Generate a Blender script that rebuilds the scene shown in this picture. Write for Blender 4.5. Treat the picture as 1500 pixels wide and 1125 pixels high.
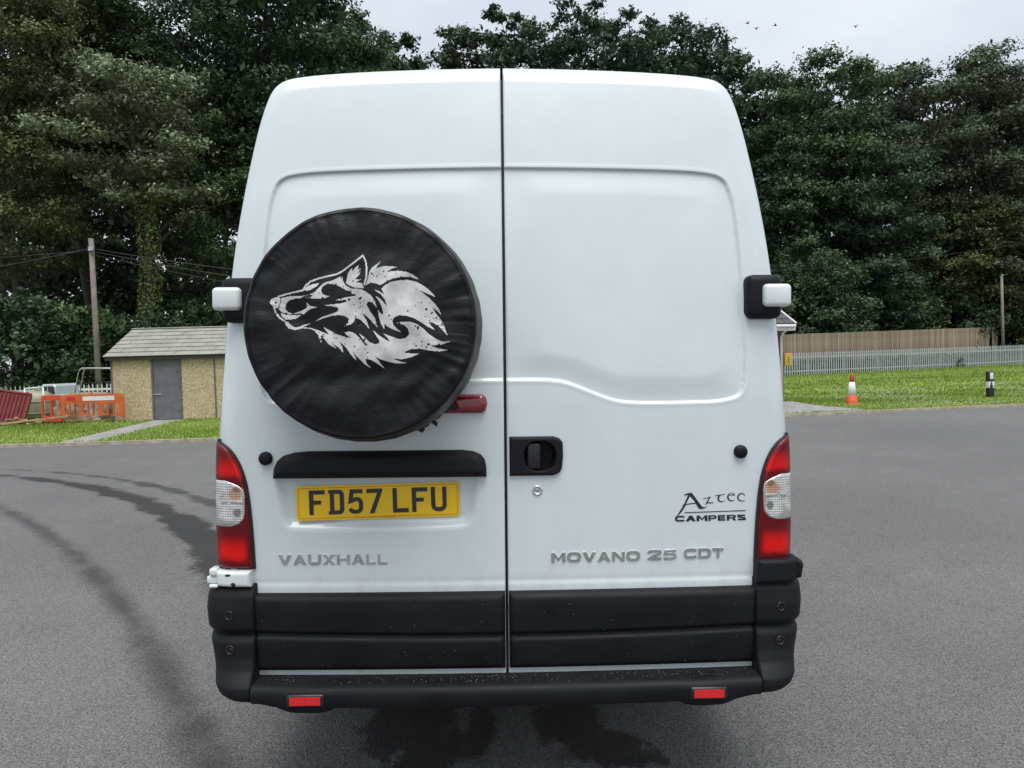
import bpy, bmesh, math, random
import numpy as np
from mathutils import Vector, Matrix, Euler
from mathutils.geometry import tessellate_polygon

for o in list(bpy.data.objects): bpy.data.objects.remove(o)
SC = bpy.context.scene
COL = SC.collection
R = math.radians
random.seed(4); RNG = np.random.default_rng(7)

# ------------------------------------------------------------------ camera, sky, sun, exposure
cd = bpy.data.cameras.new('camera'); cam = bpy.data.objects.new('camera', cd); COL.objects.link(cam)
cd.sensor_width = 36.0; cd.lens = 36.0 * 1100 / 1500; cd.clip_start = 0.05; cd.clip_end = 2000
cam.matrix_world = Matrix.Translation((0, -2.39, 1.5)) @ Matrix.Rotation(R(90 - 2.19), 4, 'X') @ Matrix.Rotation(R(-1.5), 4, 'Z')
SC.camera = cam

SUN_EL, SUN_AZ = 70, 10          # sun veiled behind cloud, high behind the camera
wd = bpy.data.worlds.new('World'); SC.world = wd; wd.use_nodes = True
nt = wd.node_tree; nt.nodes.clear()
out = nt.nodes.new('ShaderNodeOutputWorld'); bg = nt.nodes.new('ShaderNodeBackground')
sky = nt.nodes.new('ShaderNodeTexSky'); sky.sky_type = 'NISHITA'; sky.sun_disc = False
sky.sun_elevation = R(SUN_EL); sky.sun_rotation = R(180 + SUN_AZ); sky.dust_density = 3.0
tc = nt.nodes.new('ShaderNodeTexCoord'); mp = nt.nodes.new('ShaderNodeMapping'); mp.inputs['Scale'].default_value = (1, 1, 2.6)
no = nt.nodes.new('ShaderNodeTexNoise'); no.inputs['Scale'].default_value = 2.6; no.inputs['Detail'].default_value = 7; no.inputs['Roughness'].default_value = .52
cr = nt.nodes.new('ShaderNodeValToRGB')
cr.color_ramp.elements[0].position = .34; cr.color_ramp.elements[0].color = (3.2, 3.52, 3.93, 1)
cr.color_ramp.elements[1].position = .66; cr.color_ramp.elements[1].color = (4.05, 4.32, 4.6, 1)
mx = nt.nodes.new('ShaderNodeMix'); mx.data_type = 'RGBA'; mx.inputs[0].default_value = .93   # cloud cover
nt.links.new(tc.outputs['Generated'], mp.inputs['Vector']); nt.links.new(mp.outputs[0], no.inputs['Vector'])
nt.links.new(no.outputs['Fac'], cr.inputs[0]); nt.links.new(sky.outputs[0], mx.inputs[6]); nt.links.new(cr.outputs[0], mx.inputs[7])
nt.links.new(mx.outputs[2], bg.inputs['Color']); bg.inputs['Strength'].default_value = .1
nt.links.new(bg.outputs[0], out.inputs[0])

sl = bpy.data.lights.new('sun', 'SUN'); sl.energy = 1.5; sl.angle = R(45); sl.color = (1.0, .985, .96)
so = bpy.data.objects.new('sun', sl); COL.objects.link(so); so.rotation_euler = (R(90 - SUN_EL), 0, R(SUN_AZ))

SC.view_settings.view_transform = 'Standard'; SC.view_settings.look = 'None'
SC.view_settings.gamma = 1; SC.view_settings.exposure = 1.1; SC.view_settings.use_curve_mapping = False
SC.render.engine = 'CYCLES'

# ------------------------------------------------------------------ materials
class NT:
    def __init__(s, m): s.t = m.node_tree; s.n = s.t.nodes; s.l = s.t.links
    def new(s, kind, **kw):
        n = s.n.new(kind)
        for k, v in kw.items(): setattr(n, k, v)
        return n
    def link(s, a, b): s.l.new(a, b)
    def val(s, sock, v):
        if hasattr(v, 'is_output') or isinstance(v, bpy.types.NodeSocket): s.l.new(v, sock)
        else: sock.default_value = v
    def math(s, op, a, b=None, c=None, clamp=False):
        n = s.n.new('ShaderNodeMath'); n.operation = op; n.use_clamp = clamp
        s.val(n.inputs[0], a)
        if b is not None: s.val(n.inputs[1], b)
        if c is not None: s.val(n.inputs[2], c)
        return n.outputs[0]
    def noise(s, scale, detail=4, rough=.5, vec=None, out='Fac'):
        n = s.n.new('ShaderNodeTexNoise'); n.inputs['Scale'].default_value = scale
        n.inputs['Detail'].default_value = detail; n.inputs['Roughness'].default_value = rough
        if vec is not None: s.l.new(vec, n.inputs['Vector'])
        return n.outputs[out]
    def voro(s, scale, vec=None, out='Distance', rnd=1.0):
        n = s.n.new('ShaderNodeTexVoronoi'); n.inputs['Scale'].default_value = scale; n.inputs['Randomness'].default_value = rnd
        if vec is not None: s.l.new(vec, n.inputs['Vector'])
        return n.outputs[out]
    def coord(s, scale=None, kind='Object'):
        c = s.n.new('ShaderNodeTexCoord').outputs[kind]
        if scale is None: return c
        m = s.n.new('ShaderNodeMapping'); m.inputs['Scale'].default_value = scale; s.l.new(c, m.inputs['Vector']); return m.outputs[0]
    def maprange(s, v, a, b, c=0.0, d=1.0, smooth=True):
        n = s.n.new('ShaderNodeMapRange'); n.interpolation_type = 'SMOOTHSTEP' if smooth else 'LINEAR'
        s.val(n.inputs[0], v)
        for i, x in enumerate((a, b, c, d)): s.val(n.inputs[1 + i], x)
        return n.outputs[0]
    def mix(s, f, a, b, blend='MIX'):
        n = s.n.new('ShaderNodeMix'); n.data_type = 'RGBA'; n.blend_type = blend
        s.val(n.inputs[0], f); s.val(n.inputs[6], a if hasattr(a, 'node') else c4(a)); s.val(n.inputs[7], b if hasattr(b, 'node') else c4(b))
        return n.outputs[2]
    def ramp(s, f, stops):
        n = s.n.new('ShaderNodeValToRGB'); e = n.color_ramp.elements
        while len(e) < len(stops): e.new(.5)
        for i, (p, c) in enumerate(stops): e[i].position = p; e[i].color = c4(c)
        s.l.new(f, n.inputs[0]); return n.outputs[0]
    def bump(s, h, strength=.3, dist=.01, normal=None):
        n = s.n.new('ShaderNodeBump'); n.inputs['Strength'].default_value = strength; n.inputs['Distance'].default_value = dist
        s.l.new(h, n.inputs['Height'])
        if normal is not None: s.l.new(normal, n.inputs['Normal'])
        return n.outputs[0]
def c4(c): return (c[0], c[1], c[2], 1) if len(c) == 3 else c
def mat(name, col=(.5, .5, .5), rough=.5, metal=0, spec=.5, coat=0, fn=None, var=0, vscale=6, bumps=None):
    m = bpy.data.materials.new(name); m.use_nodes = True
    k = NT(m); b = m.node_tree.nodes['Principled BSDF']
    b.inputs['Base Color'].default_value = c4(col); b.inputs['Roughness'].default_value = rough
    b.inputs['Metallic'].default_value = metal; b.inputs['Specular IOR Level'].default_value = spec
    b.inputs['Coat Weight'].default_value = coat; b.inputs['Coat Roughness'].default_value = .05
    if var:
        f = k.noise(vscale, 5, .6, k.coord())
        f = k.maprange(f, .3, .7)
        k.link(k.mix(f, [x * (1 - var) for x in col], [min(1, x * (1 + var)) for x in col]), b.inputs['Base Color'])
        k.link(k.maprange(f, 0, 1, rough * .85, min(1, rough * 1.15)), b.inputs['Roughness'])
    if bumps: k.link(k.bump(k.noise(bumps[0], 3, .6, k.coord()), bumps[1], bumps[2]), b.inputs['Normal'])
    if fn: fn(k, b)
    return m

M = {}
def paint_fn(k, b):
    co = k.coord()
    f = k.noise(3.5, 6, .6, co); col = k.mix(k.maprange(f, .3, .75), (.585, .64, .652), (.63, .685, .697))
    # road film towards the lower doors, streaky
    film = k.noise(9, 5, .6, k.coord((1, 1, .18)))
    col = k.mix(k.maprange(film, .62, .86, 0, .25), col, (.55, .58, .575))
    sz = k.new('ShaderNodeSeparateXYZ'); k.link(co, sz.inputs[0])
    grime = k.math('MULTIPLY', k.maprange(k.noise(16, 6, .65, k.coord((1, 1, .5))), .45, .75), k.maprange(sz.outputs[2], .98, .74, 0, .30))
    col = k.mix(grime, col, (.40, .385, .34))
    v = k.voro(85, co); n2 = k.noise(14, 2, .5, co)
    spot = k.math('MULTIPLY', k.maprange(v, .10, .16, 1, 0), k.maprange(n2, .52, .6, 0, 1))
    k.link(k.mix(k.math('MULTIPLY', spot, .10), col, (.9, .94, .96)), b.inputs['Base Color'])
    k.link(k.bump(spot, .25, .0015, k.bump(k.noise(2.2, 2, .5, co), .05, .02)), b.inputs['Normal'])
M['paint'] = mat('white_van_paint', (.77, .81, .82), .3, coat=.6, fn=paint_fn)
M['white_plain'] = mat('white_painted_metal', (.66, .70, .71), .35, coat=.2, var=.05)
def blk(k, b):
    co = k.coord()
    f = k.noise(5, 6, .62, co)
    col = k.mix(k.maprange(f, .3, .75), (.0045, .0052, .0072), (.0085, .0095, .0122))
    dust = k.noise(60, 4, .7, co)
    col = k.mix(k.maprange(dust, .62, .8, 0, .15), col, (.035, .036, .038))
    k.link(col, b.inputs['Base Color'])
    k.link(k.maprange(f, .3, .7, .50, .66), b.inputs['Roughness'])
    k.link(k.bump(k.noise(420, 2, .5, co), .25, .001), b.inputs['Normal'])
M['plastic'] = mat('black_textured_plastic', (.018, .019, .022), .5, spec=.22, fn=blk)
M['rubber'] = mat('black_rubber_seal', (.008, .008, .009), .6)
M['gloss_black'] = mat('black_smooth_plastic', (.012, .012, .014), .35)
def vinyl(k, b):
    co = k.coord()
    f = k.noise(11, 7, .6, co)
    col = k.mix(k.maprange(f, .35, .75), (.0030, .0033, .0048), (.0062, .0066, .0085))
    sc = k.noise(3, 5, .7, k.coord((1, 1, 1)))
    col = k.mix(k.maprange(sc, .66, .85, 0, .22), col, (.020, .018, .017))
    k.link(col, b.inputs['Base Color']); k.link(k.maprange(f, .3, .7, .34, .5), b.inputs['Roughness'])
    wr = k.noise(10, 8, .58, k.coord((1, 1, 1.6)))
    k.link(k.bump(wr, .4, .014, k.bump(k.noise(160, 3, .5, co), .2, .001)), b.inputs['Normal'])
M['vinyl'] = mat('black_vinyl', (.02, .02, .024), .42, spec=.3, fn=vinyl)
def printf(k, b):
    co = k.coord()
    f = k.noise(22, 6, .6, co); col = k.mix(k.maprange(f, .3, .75), (.42, .42, .41), (.66, .66, .65))
    v = k.voro(120, co); n2 = k.noise(13, 3, .6, co)
    sp = k.math('MULTIPLY', k.maprange(v, .16, .24, 1, 0), k.maprange(n2, .55, .62, 0, 1))
    k.link(k.mix(k.math('MULTIPLY', sp, .9), col, (.03, .03, .035)), b.inputs['Base Color'])
M['print'] = mat('pale_grey_print', (.5, .5, .5), .55, fn=printf)
def redlens(k, b):
    c = k.coord(); s = k.new('ShaderNodeSeparateXYZ'); k.link(c, s.inputs[0])
    z = k.math('ADD', s.outputs[2], k.math('MULTIPLY', k.math('SUBTRACT', k.noise(14, 3, .5, c), .5), .03))
    ax = k.math('ABSOLUTE', s.outputs[0])
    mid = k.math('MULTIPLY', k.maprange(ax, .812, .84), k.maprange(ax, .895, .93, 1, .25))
    hi1 = k.math('MULTIPLY', k.math('MULTIPLY', k.maprange(z, .845, .872), k.maprange(z, .885, .945, 1, 0)), mid)  # brighter bands paint the reflector glow into the lens colour
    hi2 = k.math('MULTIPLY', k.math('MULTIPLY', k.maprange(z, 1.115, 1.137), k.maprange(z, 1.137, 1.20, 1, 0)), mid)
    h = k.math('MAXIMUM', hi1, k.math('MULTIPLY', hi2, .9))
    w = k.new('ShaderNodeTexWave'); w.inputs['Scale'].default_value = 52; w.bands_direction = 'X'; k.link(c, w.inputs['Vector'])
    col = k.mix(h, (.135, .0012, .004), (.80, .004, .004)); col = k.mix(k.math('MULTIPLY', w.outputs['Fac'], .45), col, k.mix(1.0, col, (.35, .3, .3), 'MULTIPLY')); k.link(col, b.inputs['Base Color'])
    k.link(k.bump(w.outputs['Fac'], .3, .003), b.inputs['Normal'])
M['red_lens'] = mat('red_light_lens', (.3, .005, .01), .22, spec=.3, coat=.25, fn=redlens)
def clrlens(k, b):
    c = k.coord(); s = k.new('ShaderNodeSeparateXYZ'); k.link(c, s.inputs[0]); ax = k.math('ABSOLUTE', s.outputs[0]); z = s.outputs[2]
    w = k.new('ShaderNodeTexWave'); w.inputs['Scale'].default_value = 40; w.bands_direction = 'X'; k.link(c, w.inputs['Vector'])
    w2 = k.new('ShaderNodeTexWave'); w2.inputs['Scale'].default_value = 40; w2.bands_direction = 'Z'; k.link(c, w2.inputs['Vector'])
    g = k.math('MULTIPLY', w.outputs['Fac'], w2.outputs['Fac'])
    n = k.noise(34, 4, .6, c)
    col = k.mix(k.maprange(n, .3, .7), (.50, .51, .50), (.90, .91, .89))
    def blob(cx, cz, rx, rz, soft=.35):
        d = k.math('SQRT', k.math('ADD', k.math('POWER', k.math('DIVIDE', k.math('SUBTRACT', ax, cx), rx), 2.0), k.math('POWER', k.math('DIVIDE', k.math('SUBTRACT', z, cz), rz), 2.0)))
        d = k.math('ADD', d, k.math('MULTIPLY', k.math('SUBTRACT', n, .5), .8)); return k.maprange(d, 1 - soft, 1 + soft, 1, 0)
    # the amber and grey bulbs seen through the glass
    col = k.mix(k.math('MULTIPLY', blob(.853, 1.070, .024, .020), .85), col, (.62, .23, .06)); col = k.mix(k.math('MULTIPLY', blob(.850, 1.084, .013, .010), .9), col, (.16, .055, .02))
    col = k.mix(k.math('MULTIPLY', blob(.849, 1.012, .013, .014, .25), .9), col, (.10, .10, .09)); col = k.mix(k.math('MULTIPLY', blob(.915, .975, .05, .016), .6), col, (.22, .21, .19))
    col = k.mix(k.maprange(g, .10, .55, .55, 0), col, (.20, .20, .19))
    k.link(col, b.inputs['Base Color']); k.link(k.bump(g, .45, .004), b.inputs['Normal'])
M['clear_lens'] = mat('clear_prismatic_lens', (.7, .7, .7), .16, metal=.1, coat=1, fn=clrlens)
M['amber'] = mat('amber_bulb_glass', (.62, .20, .03), .2, coat=.6, var=.3, vscale=30)
M['dark_bulb'] = mat('grey_bulb', (.13, .13, .12), .25, coat=.5)
M['red_reflex'] = mat('red_reflector', (.62, .012, .015), .25, coat=.6, fn=lambda k, b: k.link(k.bump(k.voro(260, k.coord()), .5, .002), b.inputs['Normal']))
M['brake'] = mat('dark_red_brake_lens', (.20, .003, .012), .15, coat=.9)
def plate(k, b):
    co = k.coord(); v = k.voro(70, co); n = k.noise(11, 3, .6, co)
    d = k.math('MULTIPLY', k.maprange(v, .07, .13, 1, 0), k.maprange(n, .48, .56))
    col = k.mix(k.noise(8, 4, .5, co), (.80, .485, .006), (.86, .54, .010))
    k.link(k.mix(k.math('MULTIPLY', d, .75), col, (.20, .12, .02)), b.inputs['Base Color'])
M['plate'] = mat('yellow_plate', (.7, .42, .01), .3, coat=.3, fn=plate)
M['plate_edge'] = mat('plate_border', (.52, .20, .01), .35)
M['plate_char'] = mat('charcoal_plate_paint', (.028, .027, .028), .35)
M['decal'] = mat('black_decal', (.016, .016, .02), .4)
M['decal_faint'] = mat('worn_grey_decal', (.22, .23, .24), .5)
M['chrome'] = mat('chrome_plastic', (.74, .75, .75), .2, metal=1.0, var=.1, vscale=40)
M['steel'] = mat('galvanised_steel', (.42, .44, .45), .42, metal=.55, var=.18, vscale=9)
M['tyre'] = mat('tyre_rubber', (.016, .016, .016), .75, var=.3, bumps=(60, .3, .01))
M['rim'] = mat('silver_steel_rim', (.4, .4, .4), .4, metal=.8)
M['underside'] = mat('underbody_dark', (.012, .012, .012), .8, var=.3)
M['glass'] = mat('tinted_window_glass', (.02, .025, .03), .06, coat=1)
def droplet(k, b): b.inputs['Transmission Weight'].default_value = .7; b.inputs['IOR'].default_value = 1.33
M['drop'] = mat('water_droplets', (.85, .88, .9), .06, fn=droplet)

def circ(pts):
    p = np.array(pts, float); A = np.c_[2 * p, np.ones(len(p))]; b = (p ** 2).sum(1)
    s = np.linalg.lstsq(A, b, rcond=None)[0]; return s[0], s[1], math.sqrt(s[2] + s[0] ** 2 + s[1] ** 2)
T1 = circ([(-7.21, 8.09), (-6.45, 7.79), (-5.43, 6.99), (-4.48, 6.13), (-3.39, 4.95), (-2.4, 3.58)])
T2 = circ([(-7.7, 8.8), (-6.31, 8.18), (-5.14, 7.41), (-4.1, 6.51), (-3.15, 5.49)])
T3 = circ([(-5.53, 5.62), (-4.41, 4.54), (-3.56, 3.61), (-2.86, 2.74), (-2.28, 1.96), (-1.79, 1.26), (-1.38, .69), (-1.13, .34)])
def tarmac(k, b):
    co = k.coord(); s = k.new('ShaderNodeSeparateXYZ'); k.link(co, s.inputs[0]); X, Y = s.outputs[0], s.outputs[1]
    big = k.noise(.35, 5, .55, co); mid = k.noise(2.3, 5, .6, co)
    fine = k.noise(110, 4, .8, co); cell = k.voro(160, co, 'Color')
    sc = k.new('ShaderNodeSeparateColor'); k.link(cell, sc.inputs[0])
    base = k.mix(k.maprange(big, .3, .7), (.124, .1225, .1205), (.156, .154, .151))
    base = k.mix(k.maprange(mid, .35, .7, 0, .35), base, (.110, .109, .107))
    tone = k.math('ADD', k.maprange(fine, .3, .7, .42, 1.58, False), k.maprange(sc.outputs[0], 0, 1, -.42, .42, False))
    base = k.mix(1.0, base, tone, 'MULTIPLY')
    chip = k.math('MULTIPLY', k.maprange(k.voro(55, co), .10, .16, 1, 0), k.maprange(k.noise(21, 2, .5, co), .55, .60))
    base = k.mix(k.math('MULTIPLY', chip, .75), base, (.48, .47, .45))
    edge = k.math('ADD', k.math('MULTIPLY', k.math('SUBTRACT', k.noise(1.8, 4, .55, co), .5), .40), k.math('MULTIPLY', k.math('SUBTRACT', k.noise(14, 5, .7, co), .5), .22))
    def track(T, w0, w1, x0, x1, soft, wob=1.0):
        d = k.new('ShaderNodeVectorMath', operation='DISTANCE'); xy = k.new('ShaderNodeCombineXYZ'); k.link(X, xy.inputs[0]); k.link(Y, xy.inputs[1])
        k.link(xy.outputs[0], d.inputs[0]); d.inputs[1].default_value = (T[0], T[1], 0)
        e = k.math('ABSOLUTE', k.math('SUBTRACT', d.outputs['Value'], T[2]))
        e = k.math('ADD', e, k.math('MULTIPLY', edge, wob))
        w = k.maprange(X, x0, x1, w0, w1, False)
        return k.maprange(k.math('SUBTRACT', e, w), -soft, soft, 1, 0)
    front = k.maprange(k.math('ADD', X, Y), -1.8, -.4)      # only the far side of the arcs
    t1 = k.math('MULTIPLY', track(T1, .05, .17, -8, -2.2, .05), k.maprange(Y, 2.2, 3.0))
    t2 = k.math('MULTIPLY', track(T2, .0, .09, -8, -3, .05), k.maprange(Y, 3, 4))
    t3 = k.math('MULTIPLY', track(T3, .05, .085, -6, -1, .075, .5), k.maprange(k.noise(1.6, 3, .6, co), .25, .6, .3, .95))
    rag = k.math('MULTIPLY', k.math('SUBTRACT', k.noise(9, 7, .72, k.coord((1, .6, 1))), .5), 2.6)
    def puddle(cx, cy, rx, ry):
        a = k.math('POWER', k.math('DIVIDE', k.math('SUBTRACT', X, cx), rx), 2.0); c = k.math('POWER', k.math('DIVIDE', k.math('SUBTRACT', Y, cy), ry), 2.0)
        return k.maprange(k.math('ADD', k.math('SQRT', k.math('ADD', a, c)), rag), .70, 1.05, 1, 0)
    wet = k.math('MAXIMUM', t1, k.math('MULTIPLY', t2, .8))
    for P in ((-.45, .66, .20, .36), (-.34, .36, .15, .28), (-.16, .58, .07, .25), (.19, .62, .15, .24), (.30, .42, .17, .15), (.42, .33, .14, .07)): wet = k.math('MAXIMUM', wet, puddle(*P))
    dark = k.math('MAXIMUM', k.math('MULTIPLY', wet, .86), k.math('MULTIPLY', t3, .74))
    old = k.noise(.8, 4, .6, k.coord((1.0, .22, 1)))
    dark = k.math('MAXIMUM', dark, k.maprange(old, .60, .75, 0, .14))
    base = k.mix(dark, base, k.mix(1.0, base, (.14, .14, .15), 'MULTIPLY'))
    k.link(base, b.inputs['Base Color'])
    k.link(k.maprange(wet, 0, 1, .82, .5), b.inputs['Roughness'])
    hgt = k.math('ADD', k.voro(135, co), k.math('MULTIPLY', fine, .6))
    k.link(k.bump(hgt, .75, .006, k.bump(mid, .08, .05)), b.inputs['Normal'])
M['tarmac'] = mat('tarmac', (.11, .11, .115), .82, spec=.35, fn=tarmac)
def grassm(k, b):
    co = k.coord(); f = k.noise(.9, 6, .65, co); g = k.noise(9, 5, .7, k.coord((1, .35, 1)))
    c = k.mix(k.maprange(f, .3, .7), (.155, .235, .034), (.21, .305, .056))
    c = k.mix(k.maprange(g, .35, .75, 0, .6), c, (.22, .29, .08)); k.link(c, b.inputs['Base Color'])
    k.link(k.bump(k.noise(40, 3, .7, co), .8, .03), b.inputs['Normal'])
M['grass_soil'] = mat('mown_grass', (.09, .15, .03), .9, spec=.1, fn=grassm)
M['soil'] = mat('woodland_floor', (.035, .03, .02), .95, var=.4, vscale=2)
def bladem(k, b):
    a = k.new('ShaderNodeAttribute', attribute_name='tone')
    k.link(k.ramp(a.outputs['Fac'], [(0, (.12, .19, .026)), (.5, (.22, .325, .052)), (1, (.39, .44, .13))]), b.inputs['Base Color'])
M['blade'] = mat('grass_blades', (.1, .2, .03), .65, spec=.25, fn=bladem)
M['clover'] = mat('white_clover_heads', (.60, .61, .47), .8)
M['kerb'] = mat('pale_concrete_edging', (.36, .32, .25), .9, var=.25, vscale=5, bumps=(60, .3, .01))
M['concrete'] = mat('grey_concrete_path', (.26, .25, .24), .9, var=.2, vscale=3, bumps=(50, .3, .01))

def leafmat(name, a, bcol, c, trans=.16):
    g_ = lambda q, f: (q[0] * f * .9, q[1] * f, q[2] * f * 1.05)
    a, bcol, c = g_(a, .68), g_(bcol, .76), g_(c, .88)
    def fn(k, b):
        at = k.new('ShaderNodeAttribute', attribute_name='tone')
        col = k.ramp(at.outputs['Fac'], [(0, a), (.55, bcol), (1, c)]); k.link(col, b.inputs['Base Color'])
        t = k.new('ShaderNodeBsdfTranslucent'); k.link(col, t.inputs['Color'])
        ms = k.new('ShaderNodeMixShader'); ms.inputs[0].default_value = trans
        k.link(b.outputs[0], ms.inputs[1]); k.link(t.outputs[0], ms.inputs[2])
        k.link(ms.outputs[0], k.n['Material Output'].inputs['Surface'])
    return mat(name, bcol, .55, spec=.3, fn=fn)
M['leaf_olive'] = leafmat('olive_leaves', (.070, .094, .036), (.215, .245, .120), (.62, .63, .44))  # palest stop raised to paint bright highlights on the upper leaves
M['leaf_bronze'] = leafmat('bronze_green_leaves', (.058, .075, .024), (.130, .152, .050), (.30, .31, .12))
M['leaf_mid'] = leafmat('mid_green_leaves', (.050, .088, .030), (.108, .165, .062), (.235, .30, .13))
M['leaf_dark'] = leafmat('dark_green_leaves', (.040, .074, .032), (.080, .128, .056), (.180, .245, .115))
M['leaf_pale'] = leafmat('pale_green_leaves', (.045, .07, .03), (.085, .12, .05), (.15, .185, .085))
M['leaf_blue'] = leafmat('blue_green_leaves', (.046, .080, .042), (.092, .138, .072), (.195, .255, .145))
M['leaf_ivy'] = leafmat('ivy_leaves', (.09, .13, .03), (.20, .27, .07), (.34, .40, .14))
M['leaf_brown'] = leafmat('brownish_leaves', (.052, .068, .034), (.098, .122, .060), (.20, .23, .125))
M['bark'] = mat('grey_bark', (.055, .047, .038), .95, var=.35, vscale=4, bumps=(14, .8, .05))

# ------------------------------------------------------------------ object helpers
def tag(o, label=None, cat=None, group=None, kind=None):
    if label: o['label'] = label
    if cat: o['category'] = cat
    if group: o['group'] = group
    if kind: o['kind'] = kind
    return o
def link(o, parent=None):
    COL.objects.link(o)
    if parent is not None: o.parent = parent
    return o
def empty(name, loc=(0, 0, 0), rot=(0, 0, 0)):
    o = bpy.data.objects.new(name, None); o.empty_display_size = .2; link(o); o.location = loc; o.rotation_euler = rot; return o
def mobj(name, verts, faces, m, parent=None, smooth=True):
    me = bpy.data.meshes.new(name); me.from_pydata([tuple(v) for v in verts], [], [tuple(int(i) for i in f) for f in faces]); me.update()
    if smooth: me.polygons.foreach_set('use_smooth', [True] * len(me.polygons))
    me.materials.append(M[m]); return link(bpy.data.objects.new(name, me), parent)
def bobj(name, bm, m, parent=None, smooth=False):
    bmesh.ops.recalc_face_normals(bm, faces=bm.faces)
    me = bpy.data.meshes.new(name); bm.to_mesh(me); bm.free()
    if smooth: me.polygons.foreach_set('use_smooth', [True] * len(me.polygons))
    me.materials.append(M[m]); return link(bpy.data.objects.new(name, me), parent)
def copyo(o, parent=None, loc=None, rot=None, scale=None):
    c = o.copy(); link(c, parent)
    if parent is None: c.parent = None
    if loc is not None: c.location = loc
    if rot is not None: c.rotation_euler = rot
    if scale is not None: c.scale = scale
    return c
def box(bm, x0, x1, y0, y1, z0, z1, bev=0, seg=2, mtx=None):
    g = bmesh.ops.create_cube(bm, size=1.0)['verts']
    for v in g:
        v.co = Vector(((x0 + x1) / 2 + v.co.x * (x1 - x0), (y0 + y1) / 2 + v.co.y * (y1 - y0), (z0 + z1) / 2 + v.co.z * (z1 - z0)))
        if mtx is not None: v.co = mtx @ v.co
    if bev:
        es = list({e for v in g for e in v.link_edges})
        bmesh.ops.bevel(bm, geom=es, offset=bev, segments=seg, profile=.5, affect='EDGES', clamp_overlap=True)
def boxo(name, b, m, parent=None, bev=0, seg=2, smooth=None, mtx=None):
    bm = bmesh.new(); box(bm, *b, bev=bev, seg=seg, mtx=mtx); return bobj(name, bm, m, parent, smooth=(bev > 0 and seg > 1) if smooth is None else smooth)
def tube_data(pts, rad, n=8, caps=True):
    pts = [Vector(p) for p in pts]; V = []; Fc = []
    rs = rad if hasattr(rad, '__len__') else [rad] * len(pts)
    up = Vector((.31, .2, .93))
    for i, p in enumerate(pts):
        d = (pts[min(i + 1, len(pts) - 1)] - pts[max(i - 1, 0)]).normalized()
        a = d.cross(up)
        if a.length < .05: a = d.cross(Vector((1, 0, 0)))
        a.normalize(); c = d.cross(a)
        for k in range(n):
            t = 2 * math.pi * k / n; V.append(p + (a * math.cos(t) + c * math.sin(t)) * rs[i])
    for i in range(len(pts) - 1):
        for k in range(n): Fc.append((i * n + k, i * n + (k + 1) % n, (i + 1) * n + (k + 1) % n, (i + 1) * n + k))
    if caps: Fc.append(tuple(range(n - 1, -1, -1))); Fc.append(tuple(range((len(pts) - 1) * n, len(pts) * n)))
    return V, Fc
def tubes(name, lst, m, parent=None, n=8):
    V = []; Fc = []
    for pts, r in lst:
        v, f = tube_data(pts, r, n); o = len(V); V += v; Fc += [tuple(i + o for i in q) for q in f]
    return mobj(name, V, Fc, m, parent)
def lathe(name, prof, m, parent=None, n=32, axis='Z', loc=(0, 0, 0), smooth=True):
    V = []; Fc = []
    for r, h in prof:
        for k in range(n):
            t = 2 * math.pi * k / n; a, b = r * math.cos(t), r * math.sin(t)
            p = (a, b, h) if axis == 'Z' else ((a, h, b) if axis == 'Y' else (h, a, b))
            V.append((p[0] + loc[0], p[1] + loc[1], p[2] + loc[2]))
    for i in range(len(prof) - 1):
        for k in range(n): Fc.append((i * n + k, i * n + (k + 1) % n, (i + 1) * n + (k + 1) % n, (i + 1) * n + k))
    if prof[0][0] > 1e-5: Fc.append(tuple(range(n)))
    if prof[-1][0] > 1e-5: Fc.append(tuple(range((len(prof) - 1) * n, len(prof) * n)))
    o = mobj(name, V, Fc, m, parent, smooth); bm = bmesh.new(); bm.from_mesh(o.data); bmesh.ops.recalc_face_normals(bm, faces=bm.faces); bm.to_mesh(o.data); bm.free(); return o
def grid_faces(nr, nc, off=0, flip=False):
    i, j = np.meshgrid(np.arange(nr - 1), np.arange(nc - 1), indexing='ij'); a = (i * nc + j).ravel() + off
    f = np.stack([a, a + 1, a + nc + 1, a + nc], 1)
    return f[:, ::-1] if flip else f
def fast_mesh(name, V, Fq, m, parent=None, smooth=True, tone=None):
    V = np.asarray(V, np.float32); Fq = np.asarray(Fq, np.int32); n, k = Fq.shape
    me = bpy.data.meshes.new(name); me.vertices.add(len(V)); me.vertices.foreach_set('co', V.ravel())
    me.loops.add(n * k); me.loops.foreach_set('vertex_index', Fq.ravel()); me.polygons.add(n)
    me.polygons.foreach_set('loop_start', np.arange(0, n * k, k, dtype=np.int32)); me.polygons.foreach_set('loop_total', np.full(n, k, np.int32))
    if tone is not None:
        at = me.attributes.new('tone', 'FLOAT', 'FACE'); at.data.foreach_set('value', np.asarray(tone, np.float32))
    me.update(calc_edges=True); me.validate()
    if smooth: me.polygons.foreach_set('use_smooth', [True] * n)
    me.materials.append(M[m]); return link(bpy.data.objects.new(name, me), parent)
def chaikin(p, it=2, closed=True):
    p = np.array(p, float)
    for _ in range(it):
        q = np.roll(p, -1, 0) if closed else p[1:]
        a = p if closed else p[:-1]
        n = np.empty((len(a) * 2, 2)); n[0::2] = a * .75 + q * .25; n[1::2] = a * .25 + q * .75
        if not closed: n = np.vstack([p[:1], n, p[-1:]])
        p = n
    return p
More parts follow.
